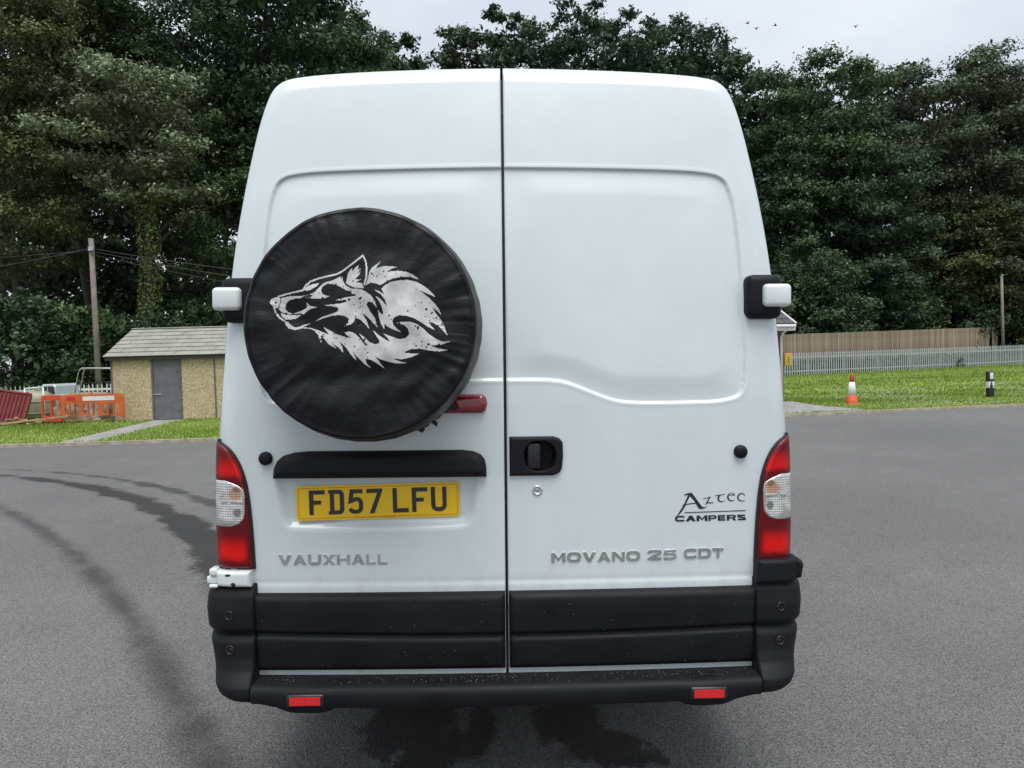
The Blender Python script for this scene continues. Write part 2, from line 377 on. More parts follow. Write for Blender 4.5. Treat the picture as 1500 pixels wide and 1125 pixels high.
def sdf(x, z, poly):        # positive inside
    x = np.asarray(x, float); z = np.asarray(z, float); p = np.asarray(poly, float); q = np.roll(p, -1, 0)
    d = np.full(x.shape, 1e9); ins = np.zeros(x.shape, bool)
    for (ax, az), (bx, bz) in zip(p, q):
        ex, ez = bx - ax, bz - az; L = ex * ex + ez * ez + 1e-12
        t = np.clip(((x - ax) * ex + (z - az) * ez) / L, 0, 1)
        d = np.minimum(d, (x - ax - t * ex) ** 2 + (z - az - t * ez) ** 2)
        c = ((az > z) != (bz > z)) & (x < ex * (z - az) / (ez if abs(ez) > 1e-12 else 1e-12) + ax); ins ^= c
    d = np.sqrt(d); return np.where(ins, d, -d)
def inpoly(x, z, poly):
    p = np.asarray(poly, float); q = np.roll(p, -1, 0); ins = np.zeros(x.shape, bool)
    for (ax, az), (bx, bz) in zip(p, q):
        if abs(bz - az) < 1e-12: continue
        ins ^= ((az > z) != (bz > z)) & (x < (bx - ax) * (z - az) / (bz - az) + ax)
    return ins
def sstep(a, b, x): t = np.clip((x - a) / (b - a), 0, 1); return t * t * (3 - 2 * t)
def interp(x, pts): p = np.array(pts, float); return np.interp(x, p[:, 0], p[:, 1])

# ------------------------------------------------------------------ the setting
KERB = [(-60, 11.2), (-30, 11.6), (-14, 11.78), (-9.74, 11.81), (-8.4, 11.84), (-7.2, 11.9), (-5.7, 12.02), (0, 13.0), (4, 13.6), (5.96, 13.93), (7.59, 14.27), (10.09, 14.72), (11.94, 15.1), (20, 16.8), (60, 25)]
def sheet(name, poly, z, m, kind='structure', step=None):
    tri = tessellate_polygon([[Vector((x, y, 0)) for x, y in poly]])
    V = [(x, y, z) for x, y in poly]; F = []
    for t in tri:
        a, b, c = (Vector(V[i]) for i in t)
        F.append(t if (b - a).cross(c - a).z > 0 else t[::-1])
    return tag(mobj(name, V, F, m, None, False), kind=kind)
sheet('ground', [(-600, -300), (600, -300), (600, 900), (-600, 900)], -.03, 'soil')
sheet('car_park', [(-60, -40), (60, -40)] + KERB[::-1], 0.0, 'tarmac')
# grass verge, slightly above the tarmac; a concrete path and a small paved apron cross it
sheet('grass_verge', [(x, y + .1) for x, y in KERB] + [(60, 48.5), (33, 45.8), (21, 39.8), (14, 36.4), (4, 33), (-8, 27), (-20, 23), (-60, 20)], .045, 'grass_soil')
def strip(name, pts, w0, w1, z0, z1, m):
    V = []; F = []; P = [Vector((x, y, 0)) for x, y in pts]
    for i, p in enumerate(P):
        d = (P[min(i + 1, len(P) - 1)] - P[max(i - 1, 0)]).normalized(); n = Vector((-d.y, d.x, 0))
        for w, z in ((w0, z0), (w0, z1), (w1, z1), (w1, z0)): q = p + n * w; V.append((q.x, q.y, z))
    for i in range(len(P) - 1):
        for k in range(3): F.append((i * 4 + k, i * 4 + k + 1, (i + 1) * 4 + k + 1, (i + 1) * 4 + k))
    o = mobj(name, V, F, m, None, False); bm = bmesh.new(); bm.from_mesh(o.data); bmesh.ops.recalc_face_normals(bm, faces=bm.faces); bm.to_mesh(o.data); bm.free(); return o
tag(strip('kerb', KERB, -.02, .06, -.02, .062, 'kerb'), kind='structure')
PATH = [(-8.75, 11.96), (-8.02, 11.98), (-8.15, 13.6), (-8.55, 17.2), (-9.38, 17.2), (-8.95, 13.6)]
sheet('path', PATH, .052, 'concrete')
APRON = [(2, 13.42), (8.2, 14.50), (7.9, 15.3), (7.66, 16.26), (7.6, 18.0), (2, 18.0)]
sheet('pavement', APRON, .052, 'concrete')

# grass blades and clover heads
def scatter(n, polyfn, x0, x1, y0, y1, dens=None):
    P = np.c_[RNG.uniform(x0, x1, n), RNG.uniform(y0, y1, n)]
    return P[polyfn(P[:, 0], P[:, 1])]
kx = np.array(KERB)
def on_grass(x, y):
    ok = y > np.interp(x, kx[:, 0], kx[:, 1]) + .03 + .05 * np.sin(x * 7.3) * np.sin(x * 2.9 + 1)
    for Q in (PATH, APRON): ok &= sdf(x, y, Q) < .03
    ok &= ~((x > -10.5) & (x < -6) & (y > 17.1) & (y < 20.2))
    return ok
P = np.vstack([scatter(60000, on_grass, -15, -4, 11.8, 18), scatter(90000, on_grass, 5.5, 18, 13.8, 20), scatter(60000, on_grass, 6, 32, 20, 46)])
P = P[P[:, 1] < np.interp(P[:, 0], [-20, 4, 14.4, 21.2, 33], [23, 33, 36.6, 40, 45.9])]
n = len(P); h = RNG.uniform(.025, .075, n) * (1 + .5 * (P[:, 1] > 20)); a = RNG.uniform(0, 2 * math.pi, n); w = RNG.uniform(.008, .016, n) * (1 + 1.2 * (P[:, 1] > 20))
ln = RNG.normal(0, .025, (n, 2)); V = np.empty((n, 3, 3))
V[:, 0, 0] = P[:, 0] - w * np.cos(a); V[:, 0, 1] = P[:, 1] - w * np.sin(a); V[:, 0, 2] = .04
V[:, 1, 0] = P[:, 0] + w * np.cos(a); V[:, 1, 1] = P[:, 1] + w * np.sin(a); V[:, 1, 2] = .04
V[:, 2, :2] = P + ln; V[:, 2, 2] = .045 + h
tone = np.clip(RNG.normal(.45, .2, n) + .18 * np.sin(P[:, 0] * .9 + P[:, 1] * 1.7 + 1.5 * np.sin(P[:, 0] * .5)) + .16 * np.sin(P[:, 1] * .8 - P[:, 0] * .35), 0, 1)
g = fast_mesh('grass', V.reshape(-1, 3), np.arange(n * 3).reshape(-1, 3), 'blade', smooth=False, tone=tone); tag(g, 'short mown green grass on the verges beside the tarmac', 'grass', kind='stuff')
P = np.vstack([scatter(700, on_grass, -14, -5, 12.0, 17), scatter(12000, on_grass, 5.5, 20, 14.2, 24), scatter(5000, on_grass, 8, 30, 24, 40)])
patch = np.sin(P[:, 0] * 1.3 + 1.2 * np.sin(P[:, 1] * .8)) + np.sin(P[:, 1] * 1.9 + P[:, 0] * .4) + RNG.normal(0, .6, len(P))
P = P[(patch > .1) & (P[:, 1] < np.interp(P[:, 0], [-20, 4, 14.4, 21.2, 33], [23, 33, 36.2, 39.6, 45.5]))]; n = len(P)
s = RNG.uniform(.007, .013, n); zc = RNG.uniform(.08, .12, n); V = np.empty((n, 6, 3))
for i, d in enumerate([(1, 0, 0), (-1, 0, 0), (0, 1, 0), (0, -1, 0), (0, 0, 1), (0, 0, -1)]):
    V[:, i, 0] = P[:, 0] + d[0] * s; V[:, i, 1] = P[:, 1] + d[1] * s; V[:, i, 2] = zc + d[2] * s
oc = np.array([(0, 2, 4), (2, 1, 4), (1, 3, 4), (3, 0, 4), (2, 0, 5), (1, 2, 5), (3, 1, 5), (0, 3, 5)])
Fc = (np.arange(n)[:, None, None] * 6 + oc[None]).reshape(-1, 3)
tag(fast_mesh('clover_flowers', V.reshape(-1, 3), Fc, 'clover', smooth=False), 'small white clover heads speckling the grass', 'clover', kind='stuff')

# ------------------------------------------------------------------ trees
def px(x, y, d):
    """rough world X and Z of something seen in direction (x, y) at a distance d metres from where one stands"""
    r = R(1.5); dx, dy = x - 750, 562.5 - y
    cx, cy = dx * math.cos(r) + dy * math.sin(r) * 1, dy * math.cos(r) - dx * math.sin(r) * 1
    return cx / 1100 * d, 1.5 + (cy - 42) / 1100 * d
def leaves(name, C, N, size, m, parent, tone, droop=0., aspect=.55):
    """rhombic leaves at C with rough normals N"""
    n = len(C); N = N + RNG.normal(0, .55, (n, 3)); N /= np.linalg.norm(N, axis=1)[:, None] + 1e-9
    T = RNG.normal(0, 1, (n, 3)); T[:, 2] -= droop; T -= (T * N).sum(1)[:, None] * N; T /= np.linalg.norm(T, axis=1)[:, None] + 1e-9
    B = np.cross(N, T); s = (np.asarray(size) * RNG.uniform(.6, 1.35, n))[:, None]
    V = np.stack([C - T * s * .5, C + B * s * aspect * .5, C + T * s * .55 + N * s * -.08, C - B * s * aspect * .5], 1).reshape(-1, 3)
    return fast_mesh(name, V, np.arange(n * 4).reshape(-1, 4), m, parent, smooth=False, tone=tone)
def clump_leaves(cs, rs, per, spray, axis, rng, flat=.5, droop=0.):
    """cs clump centres, rs radii; leaves gathered in sprays on each clump"""
    C = []; N = []; T = []
    for c, r in zip(cs, rs):
        ns = max(6, int(per * (r ** 1.6)))
        u = rng.normal(0, 1, (ns, 3)); u /= np.linalg.norm(u, axis=1)[:, None]
        u[:, 2] = np.where(u[:, 2] < -.25, -u[:, 2] * .6, u[:, 2])
        rad = rng.uniform(.55, 1.05, ns)[:, None]
        p = u * rad * r; p[:, 2] *= flat
        outd = c - axis; outd[2] = 0; L = np.linalg.norm(outd) + 1e-6; outd = outd / L
        ct = rng.normal(0, .17)
        nl = spray; k = rng.uniform(-.5, 1.0, (ns, nl, 1))
        d = u * .7 + outd * .45; d[:, 2] = d[:, 2] * .5 + .12 - droop; d /= np.linalg.norm(d, axis=1)[:, None]
        L0 = (.30 * r + .12) * rng.uniform(.6, 1.4, (ns, 1, 1))
        q = p[:, None, :] + d[:, None, :] * k * L0 + rng.normal(0, .07 * r + .035, (ns, nl, 3))
        C.append((q + c).reshape(-1, 3))
        nn = np.repeat((u * .55 + np.array([0, 0, .75]))[:, None, :], nl, 1); N.append(nn.reshape(-1, 3))
        tt = .42 + ct + .22 * (p[:, 2] / (r * flat + 1e-6))[:, None] + rng.normal(0, .16, (ns, nl)); T.append(tt.reshape(-1))  # tone rises with height in the clump, painting top light into the leaves
    return np.vstack(C), np.vstack(N), np.clip(np.hstack(T), 0, 1)
LF = 2.8
def tree(name, label, loc, h, cb, rad, leaf, per, m, seed, nb=46, flat=.5, trunk=.22, droop=0., shape='round', spray=9, group=None, lean=(0, 0), rel=.34, ivy=False, cat='tree', core=150):
    rng = np.random.default_rng(seed); root = empty(name, (loc[0], loc[1], 0)); tag(root, label, cat, group)
    ax = lambda z: np.array([lean[0] * z + .25 * math.sin(z * .5 + seed), lean[1] * z + .2 * math.cos(z * .43 + seed), z])
    zs = np.linspace(-.1, h * .9, 10); TV = [(tuple(ax(z)), ) for z in zs]
    lst = [([t[0] for t in TV], [trunk * (1.25 if i == 0 else 1) * (1 - .85 * i / 9) for i in range(10)])]
    cs = []; rs = []
    for i in range(nb):
        t = (i + rng.uniform(0, 1)) / nb; z = cb + (h - cb) * t
        if shape == 'round': w = math.sin(math.pi * min(1, .12 + .88 * (1 - (t - .38) ** 2 * 1.9))) if False else max(.04, 1 - abs((t - .45) / (.60 if t > .45 else .58)) ** 2.7) ** .5
        elif shape == 'cone': w = max(.12, 1 - t * .92)
        else: w = math.sqrt(max(.06, 1 - ((t - .62) / (.50 if t > .62 else .8)) ** 2))
        ang = i * 2.39996 + rng.uniform(-.4, .4); rr = rad * w * math.sqrt(rng.uniform(.25, 1.0))
        c = ax(z) + np.array([math.cos(ang) * rr, math.sin(ang) * rr, rng.normal(0, .02 * h)])
        r = rad * rel * rng.uniform(.65, 1.3) * (.55 + .45 * w); c[2] = min(c[2], h - r * flat * .6); cs.append(c); rs.append(r)
        if i % 3 == 0:
            z0 = max(.25 * cb + .5, c[2] - .55 * rr - .4); a0 = ax(min(z0, h * .85)); mid = (a0 + c) / 2 + np.array([0, 0, .12 * rr])
            lst.append(([tuple(a0), tuple(mid), tuple(c)], [trunk * .18 + .015, trunk * .10 + .010, .012]))
    tubes('trunk', lst, 'bark', root, 7)
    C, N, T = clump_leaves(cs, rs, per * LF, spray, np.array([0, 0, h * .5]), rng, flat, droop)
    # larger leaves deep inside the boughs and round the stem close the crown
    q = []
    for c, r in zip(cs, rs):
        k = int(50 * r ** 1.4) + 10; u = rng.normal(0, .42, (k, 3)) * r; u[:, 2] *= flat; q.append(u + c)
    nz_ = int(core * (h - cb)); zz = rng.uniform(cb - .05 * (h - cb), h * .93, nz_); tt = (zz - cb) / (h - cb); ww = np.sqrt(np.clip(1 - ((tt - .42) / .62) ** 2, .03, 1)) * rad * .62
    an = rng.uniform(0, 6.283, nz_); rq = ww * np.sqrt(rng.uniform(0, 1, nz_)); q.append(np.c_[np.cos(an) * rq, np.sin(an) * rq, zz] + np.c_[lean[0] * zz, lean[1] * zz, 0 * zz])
    C2 = np.vstack(q); N2 = rng.normal(0, 1, C2.shape); N2[:, 1] -= .6; T2 = np.clip(rng.normal(.12, .08, len(C2)), 0, 1)  # low tone paints the shade inside the crown into these leaves
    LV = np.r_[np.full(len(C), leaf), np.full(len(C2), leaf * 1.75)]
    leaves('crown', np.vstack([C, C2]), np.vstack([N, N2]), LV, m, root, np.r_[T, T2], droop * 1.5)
    if ivy:
        n = 2600; z = rng.uniform(.3, cb + 1.0, n); a = rng.uniform(0, 6.28, n); r0 = trunk * (1.15 - .5 * z / h) + rng.uniform(.0, .16, n)
        A = np.stack([ax(v) for v in z]); Cc = A + np.c_[np.cos(a) * r0, np.sin(a) * r0, np.zeros(n)]
        leaves('ivy', Cc, np.c_[np.cos(a), np.sin(a), np.full(n, .3)], .13, 'leaf_ivy', root, np.clip(rng.normal(.5, .25, n), 0, 1), .8)
    return root
def T(name, label, x, top, bot, hw, d, leaf, per, m, seed, **kw):
    X, zt = px(x, top, d); _, zb = px(x, bot, d)
    return tree(name, label, (X, d - 2.39), zt, max(.6, zb), hw / 1100 * d, leaf, per, m, seed, **kw)
WL = 'trees of the wood on the left'; WR = 'trees of the wood on the right'; WC = 'trees beyond the van roof'
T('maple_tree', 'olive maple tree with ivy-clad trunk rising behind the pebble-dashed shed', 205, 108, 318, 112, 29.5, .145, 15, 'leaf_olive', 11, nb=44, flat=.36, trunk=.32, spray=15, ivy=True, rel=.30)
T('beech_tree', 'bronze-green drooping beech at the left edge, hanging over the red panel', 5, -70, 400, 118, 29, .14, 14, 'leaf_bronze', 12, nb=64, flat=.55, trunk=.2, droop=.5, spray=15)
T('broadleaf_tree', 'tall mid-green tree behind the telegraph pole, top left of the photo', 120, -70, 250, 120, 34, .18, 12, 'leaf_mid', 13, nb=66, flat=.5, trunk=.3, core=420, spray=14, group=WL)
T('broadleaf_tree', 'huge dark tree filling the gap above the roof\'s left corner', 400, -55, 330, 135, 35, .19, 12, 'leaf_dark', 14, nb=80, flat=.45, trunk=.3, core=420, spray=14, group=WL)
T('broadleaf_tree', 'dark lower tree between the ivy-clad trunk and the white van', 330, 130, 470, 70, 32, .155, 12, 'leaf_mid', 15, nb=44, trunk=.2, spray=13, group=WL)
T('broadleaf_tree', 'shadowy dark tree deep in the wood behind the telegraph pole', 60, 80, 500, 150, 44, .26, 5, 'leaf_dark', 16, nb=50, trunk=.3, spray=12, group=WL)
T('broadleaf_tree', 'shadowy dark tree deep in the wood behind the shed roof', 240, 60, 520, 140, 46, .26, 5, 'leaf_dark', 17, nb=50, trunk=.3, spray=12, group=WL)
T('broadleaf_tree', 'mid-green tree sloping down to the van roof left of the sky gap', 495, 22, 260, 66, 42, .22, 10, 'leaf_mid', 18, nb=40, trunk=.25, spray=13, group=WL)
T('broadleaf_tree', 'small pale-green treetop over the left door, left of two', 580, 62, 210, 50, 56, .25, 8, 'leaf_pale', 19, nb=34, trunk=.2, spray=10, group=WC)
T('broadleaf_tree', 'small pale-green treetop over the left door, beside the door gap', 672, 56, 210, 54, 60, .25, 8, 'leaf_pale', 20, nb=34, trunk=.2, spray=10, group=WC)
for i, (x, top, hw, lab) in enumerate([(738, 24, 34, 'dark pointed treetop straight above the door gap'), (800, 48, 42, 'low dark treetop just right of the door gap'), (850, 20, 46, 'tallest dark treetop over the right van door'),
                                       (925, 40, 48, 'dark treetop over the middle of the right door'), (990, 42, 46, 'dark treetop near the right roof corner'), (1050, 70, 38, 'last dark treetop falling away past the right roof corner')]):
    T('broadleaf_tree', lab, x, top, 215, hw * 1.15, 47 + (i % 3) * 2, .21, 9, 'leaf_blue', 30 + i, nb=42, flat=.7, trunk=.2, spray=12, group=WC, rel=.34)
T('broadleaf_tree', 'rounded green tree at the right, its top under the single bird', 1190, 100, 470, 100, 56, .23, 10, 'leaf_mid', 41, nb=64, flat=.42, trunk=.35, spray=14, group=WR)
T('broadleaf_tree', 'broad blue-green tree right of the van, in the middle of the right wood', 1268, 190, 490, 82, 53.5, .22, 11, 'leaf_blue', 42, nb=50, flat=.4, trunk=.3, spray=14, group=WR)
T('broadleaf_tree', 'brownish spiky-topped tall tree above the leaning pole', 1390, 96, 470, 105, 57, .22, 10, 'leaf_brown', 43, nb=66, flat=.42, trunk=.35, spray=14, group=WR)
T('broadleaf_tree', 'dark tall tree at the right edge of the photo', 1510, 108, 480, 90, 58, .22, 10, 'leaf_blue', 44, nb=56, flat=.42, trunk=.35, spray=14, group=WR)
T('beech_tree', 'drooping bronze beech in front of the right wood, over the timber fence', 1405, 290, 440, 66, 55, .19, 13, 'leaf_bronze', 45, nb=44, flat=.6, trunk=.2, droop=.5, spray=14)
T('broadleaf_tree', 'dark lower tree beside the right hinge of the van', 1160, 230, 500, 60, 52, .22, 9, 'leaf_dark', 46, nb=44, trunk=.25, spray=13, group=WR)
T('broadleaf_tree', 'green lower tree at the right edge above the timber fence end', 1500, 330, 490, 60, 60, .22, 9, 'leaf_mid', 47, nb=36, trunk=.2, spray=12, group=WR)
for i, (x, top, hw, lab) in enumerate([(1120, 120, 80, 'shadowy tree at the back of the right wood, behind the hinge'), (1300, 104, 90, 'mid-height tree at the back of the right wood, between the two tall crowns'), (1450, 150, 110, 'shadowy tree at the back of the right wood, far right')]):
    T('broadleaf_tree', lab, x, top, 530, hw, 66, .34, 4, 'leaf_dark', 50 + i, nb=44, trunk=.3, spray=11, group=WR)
# shrubs: crowns that reach the ground
for i, (x, top, hw, d, m, lab) in enumerate([(30, 440, 80, 26, 'leaf_dark', 'dark evergreen shrub behind the white pickets, left edge'), (115, 452, 62, 27.5, 'leaf_mid', 'green shrub around the foot of the telegraph pole'),
        (195, 470, 60, 29, 'leaf_dark', 'dark shrub at the foot of the ivy-clad trunk'), (300, 446, 60, 31, 'leaf_mid', 'shrub showing over the shed roof beside the van'),
        (1190, 385, 70, 50, 'leaf_dark', 'dark shrub over the timber fence beside the van'), (1290, 410, 70, 54, 'leaf_mid', 'green shrub over the middle of the timber fence'),
        (1385, 425, 60, 55, 'leaf_dark', 'dark shrub over the timber fence left of the leaning pole'), (1490, 400, 60, 57, 'leaf_mid', 'green shrub at the right end of the timber fence')]):
    T('shrub', lab, x, top, 560, hw, d, .15 if d < 40 else .2, 16 if d < 40 else 11, m, 60 + i, nb=40, flat=.7, trunk=.08, spray=13, shape='round', cat='shrub')
# dark leaf strip added between the palisade and timber fence to darken the gaps
rng = np.random.default_rng(77); cs = []; rs = []
for i in range(120):
    t = rng.uniform(0, 1); cs.append(np.array([13.2 + t * 20.5 + rng.normal(0, .2), 37.6 + t * 10.2 + rng.normal(0, .35), rng.uniform(.1, .55)])); rs.append(rng.uniform(.35, .6))
C_, N_, T_ = clump_leaves(cs, rs, 60, 7, np.array([0, 200, 0]), rng, .8)
tag(leaves('added_undergrowth', C_, N_, .17, 'leaf_dark', None, T_ * .6), 'dark weeds added between the palisade and the timber fence to darken the gaps', 'weeds', kind='stuff')
# far wood behind it all
rng = np.random.default_rng(99); cs = []; rs = []
for (x0, x1, tp, nn, d0) in ((-150, 420, 150, 140, 70), (420, 1090, 150, 150, 62), (1090, 1650, 170, 140, 70)):
    for i in range(nn):
        x = rng.uniform(x0, x1); d = d0 + rng.uniform(0, 12); y = rng.uniform(tp, 525); X, z = px(x, y, d); cs.append(np.array([X, d, z])); rs.append(rng.uniform(1.8, 3.0))
C_, N_, T_ = clump_leaves(cs, rs, 9, 10, np.array([0, 200, 0]), rng, .7)
o = leaves('distant_wood', C_, N_, .62, 'leaf_dark', None, T_ * .5); tag(o, 'dark mass of wood far behind the nearer trees', 'wood', kind='stuff')

# ------------------------------------------------------------------ the van (local frame: x across, y forward, z up)
van = empty('van', (-.047, 0, 0), (0, R(1.0), R(1.3)))
tag(van, 'white high-roof panel van parked with its rear doors towards the viewer', 'van')
PROF = [(.2, 0), (1.1, 0), (1.35, .003), (1.6, .016), (1.8, .035), (2.0, .060), (2.3, .114), (2.6, .185), (2.8, .235)]
_pz = np.linspace(.2, 2.8, 521); _pv = np.interp(_pz, [p[0] for p in PROF], [p[1] for p in PROF]); _pk = np.exp(-(np.arange(-60, 61) / 28.) ** 2); _pk /= _pk.sum()
PROF = np.c_[_pz, np.convolve(np.r_[np.full(60, _pv[0]), _pv, np.full(60, _pv[-1])], _pk, 'valid')]
def base_y(x, z): return interp(z, PROF) - .011 + .022 * (np.asarray(x) / .9) ** 2
OW = [(.40, .905), (.8, .916), (1.0, .920), (1.23, .914), (1.36, .903), (1.54, .889), (1.757, .8725), (1.925, .852), (2.097, .825), (2.262, .795), (2.366, .766)]
OT = [(.735, 2.407), (.684, 2.427), (.52, 2.441), (.25, 2.451), (0, 2.455)]
K = 1.0215
ow = np.array([(w * K, (z - 1.5) * K + 1.5) for z, w in OW] + [(x * K, (z - 1.5) * K + 1.5) for x, z in OT])
outl = chaikin(ow, 3, closed=False)                       # right half outline, bottom outer -> top centre
OUTPOLY = np.vstack([outl, outl[::-1] * [-1, 1]])
def outdist(x, z):
    x = np.abs(np.asarray(x, float)); z = np.asarray(z, float); d = np.full(x.shape, 1e9)
    for a, b in zip(outl[:-1], outl[1:]):
        e = b - a; L = (e ** 2).sum() + 1e-12; t = np.clip(((x - a[0]) * e[0] + (z - a[1]) * e[1]) / L, 0, 1)
        d = np.minimum(d, (x - a[0] - t * e[0]) ** 2 + (z - a[1] - t * e[1]) ** 2)
    return np.sqrt(d)
def roundoff(d, r): q = np.clip(r - d, 0, r); return r - np.sqrt(np.maximum(r * r - q * q, 0))
RE = .07
def S(x, z): return base_y(x, z) + roundoff(outdist(x, z), RE)
def wside(z): return np.interp(z, outl[:, 1][:len(outl) - 60] if False else outl[:, 1], outl[:, 0])
RX = .007
REC = chaikin([(-.6, 2.109), (-.3, 2.109), (-.02, 2.109), (.25, 2.106), (.52, 2.101), (.655, 2.094), (.722, 2.078), (.745, 2.02), (.755, 1.955), (.77, 1.76), (.777, 1.54), (.776, 1.43), (.765, 1.365), (.70, 1.349), (.64, 1.346), (.45, 1.345), (.36, 1.350), (.285, 1.378), (.205, 1.412), (.145, 1.423), (-.02, 1.424), (-.3, 1.424), (-.6, 1.424)], 2)
INN = chaikin([(.135, 2.021), (.38, 2.016), (.60, 2.011), (.655, 2.003), (.668, 1.95), (.70, 1.672), (.697, 1.50), (.69, 1.447), (.645, 1.431), (.52, 1.431), (.40, 1.432), (.335, 1.446), (.262, 1.477), (.215, 1.499), (.145, 1.508), (.122, 1.512), (.120, 1.56), (.122, 1.95), (.123, 2.015)], 2)
PREC = chaikin([(-.745, 1.16), (-.072, 1.16), (-.085, 1.06), (-.100, .965), (-.14, .946), (-.40, .944), (-.68, .944), (-.715, .96), (-.735, 1.06)], 2)
HPIT = [(.058, 1.132), (.160, 1.132), (.160, 1.226), (.058, 1.226)]
def relief(x, z, side):
    X = np.abs(x); d = sdf(X, z, REC); di = sdf(X, z, INN)
    din = np.maximum(-di, 0); ratio = din / (din + np.maximum(d, 1e-4))
    y = np.where(d > -.002, .0095 * sstep(-.002, .0030, d) * np.where(di > 0, .28, .28 + .72 * sstep(0, 1, ratio) ** .8), 0)
    y = y - .0008 * np.exp(-((d + .008) / .006) ** 2)
    y = y - .002 * sstep(.778, .766, z) + .001 * np.exp(-((z - .782) / .006) ** 2)
    if side < 0:
        p = sdf(x, z, PREC); y = y + .020 * sstep(0, .034, p)
    else:
        y = y + .055 * sstep(0, .006, sdf(x, z, HPIT))
    return y
def door(side):
    nu, nv = 175, 400; g = .0045
    zb = .470; j = int(np.argmin(np.abs(outl[:, 0] - .757 * K) + np.abs(outl[:, 1] - ((2.388 - 1.5) * K + 1.5))))
    o = outl[:j + 1]; t = outl[j:][::-1]
    o = np.vstack([[np.interp(zb, o[:, 1], o[:, 0]), zb], o[o[:, 1] > zb]]); t = t.copy(); t[0, 0] = g
    def arc(p, s):
        L = np.r_[0, np.cumsum(np.linalg.norm(np.diff(p, axis=0), axis=1))]; L /= L[-1]
        return np.c_[np.interp(s, L, p[:, 0]), np.interp(s, L, p[:, 1])]
    u = np.linspace(0, 1, nu); u = u + .06 * np.sin(2 * math.pi * u) / math.pi * -1 * .5; zq = np.linspace(0, 1, 4000); zr = .47 + 2.03 * zq; dn = 1 + 3.0 * np.exp(-((zr - 2.115) / .045) ** 2) + 1.3 * np.exp(-((zr - 1.385) / .06) ** 2) + 1.5 * np.exp(-((zr - 2.46) / .04) ** 2); cu = np.cumsum(dn); cu = (cu - cu[0]) / (cu[-1] - cu[0]); v = np.interp(np.linspace(0, 1, nv), cu, zq)
    O = arc(o, v); Tt = arc(t, u); G = np.c_[np.full(nv, g), zb + (t[0, 1] - zb) * v]; B = np.c_[g + (o[0, 0] - g) * u, np.full(nu, zb)]
    U, Vv = u[None, :, None], v[:, None, None]
    Pp = (1 - Vv) * B[None] + Vv * Tt[None] + (1 - U) * G[:, None] + U * O[:, None] - ((1 - U) * (1 - Vv) * B[0] + U * (1 - Vv) * B[-1] + (1 - U) * Vv * Tt[0] + U * Vv * Tt[-1])
    x, z = Pp[..., 0] * side, Pp[..., 1]
    y = S(x, z) + relief(x, z, side); y = y + .004 * (1 - np.clip((np.abs(x) - g) / .005, 0, 1)) ** 2     # rounded edge at the gap
    V = np.stack([x, y, z], -1).reshape(-1, 3); F = [grid_faces(nv, nu, 0, side < 0)]
    idx = np.arange(nv * nu).reshape(nv, nu)
    ring = np.r_[idx[::-1, 0], idx[0, 1:], idx[1:, -1], idx[-1, ::-1][1:]]       # gap (down), bottom, outer (up), top (back)
    base = len(V); sk = V[ring].copy(); sk[:, 1] += .045; V = np.vstack([V, sk])
    k = np.arange(len(ring) - 1); q = np.stack([ring[k], base + k, base + k + 1, ring[k + 1]], 1)
    F.append(q if side > 0 else q[:, ::-1])
    return fast_mesh('rear_door', V, np.vstack(F), 'paint', van)
dl = door(-1); dr = door(1)
dl['label'] = 'left rear door with number plate recess'; dr['label'] = 'right rear door with handle'
# body shell
ys = [.055, .12, .5, 1.5, 2.6, 3.4, 3.75, 4.35, 4.6, 5.15, 5.3]; ztop = [9, 9, 9, 9, 9, 9, 9, 1.45, 1.32, 1.08, .8]; ws = [.997, 1, 1.015, 1.02, 1.02, 1.02, 1.0, .98, .97, .93, .86]
L = OUTPOLY[::4]; V = []; nL = len(L)
for yv, zt, wv in zip(ys, ztop, ws):
    for x, z in L:
        f = max(0, 1 - yv / 3.5); zz = min(z, zt - .05 * abs(x)); V.append((x * wv, yv + (float(base_y(x, z)) + RE) * f, zz))
F = list(map(tuple, grid_faces(len(ys), nL)));
for i in range(len(ys) - 1): F.append((i * nL + nL - 1, i * nL, (i + 1) * nL, (i + 1) * nL + nL - 1))
F.append(tuple(range((len(ys) - 1) * nL, len(ys) * nL)))
body = mobj('body', V, F, 'paint', van); bm = bmesh.new(); bm.from_mesh(body.data); bmesh.ops.recalc_face_normals(bm, faces=bm.faces); bm.to_mesh(body.data); bm.free()
boxo('underbody', (-.80, .80, .16, 5.0, .40, .47), 'underside', van)
boxo('rear_sill', (-.86, .86, .03, .16, .455, .485), 'white_plain', van, .006)
bm = bmesh.new(); z0s = [.47, 1.25, 1.6, 2.0, 2.3, 2.44]
for a, b in zip(z0s[:-1], z0s[1:]):
    ya, yb = float(base_y(0, a)) + .022, float(base_y(0, b)) + .022 + (.05 if b > 2.4 else 0)
    vs = [bm.verts.new(p) for p in ((-.02, ya, a), (.02, ya, a), (.02, yb, b), (-.02, yb, b))]; bm.faces.new(vs)
bobj('gap_seal', bm, 'rubber', van)
for sx in (-1, 1):
    for yw in (1.15, 4.5):
        w = empty('wheel', (sx * .80, yw, .345)); w.parent = van
        lathe('tyre', [(.20, -.10), (.30, -.11), (.335, -.09), (.345, -.05), (.345, .05), (.335, .09), (.30, .11), (.20, .10)], 'tyre', w, 32, 'X')
        lathe('rim', [(.0, .04 * sx), (.08, .05 * sx), (.16, .03 * sx), (.205, .08 * sx)], 'rim', w, 24, 'X')
bm = bmesh.new(); box(bm, -.7, .7, 1.1, 1.2, .3, .38, .03); bobj('axle', bm, 'underside', van, True)
tubes('exhaust_pipe', [([(-.45, 1.6, .36), (-.5, 1.0, .34), (-.55, .62, .36)], .03)], 'underside', van, 10)

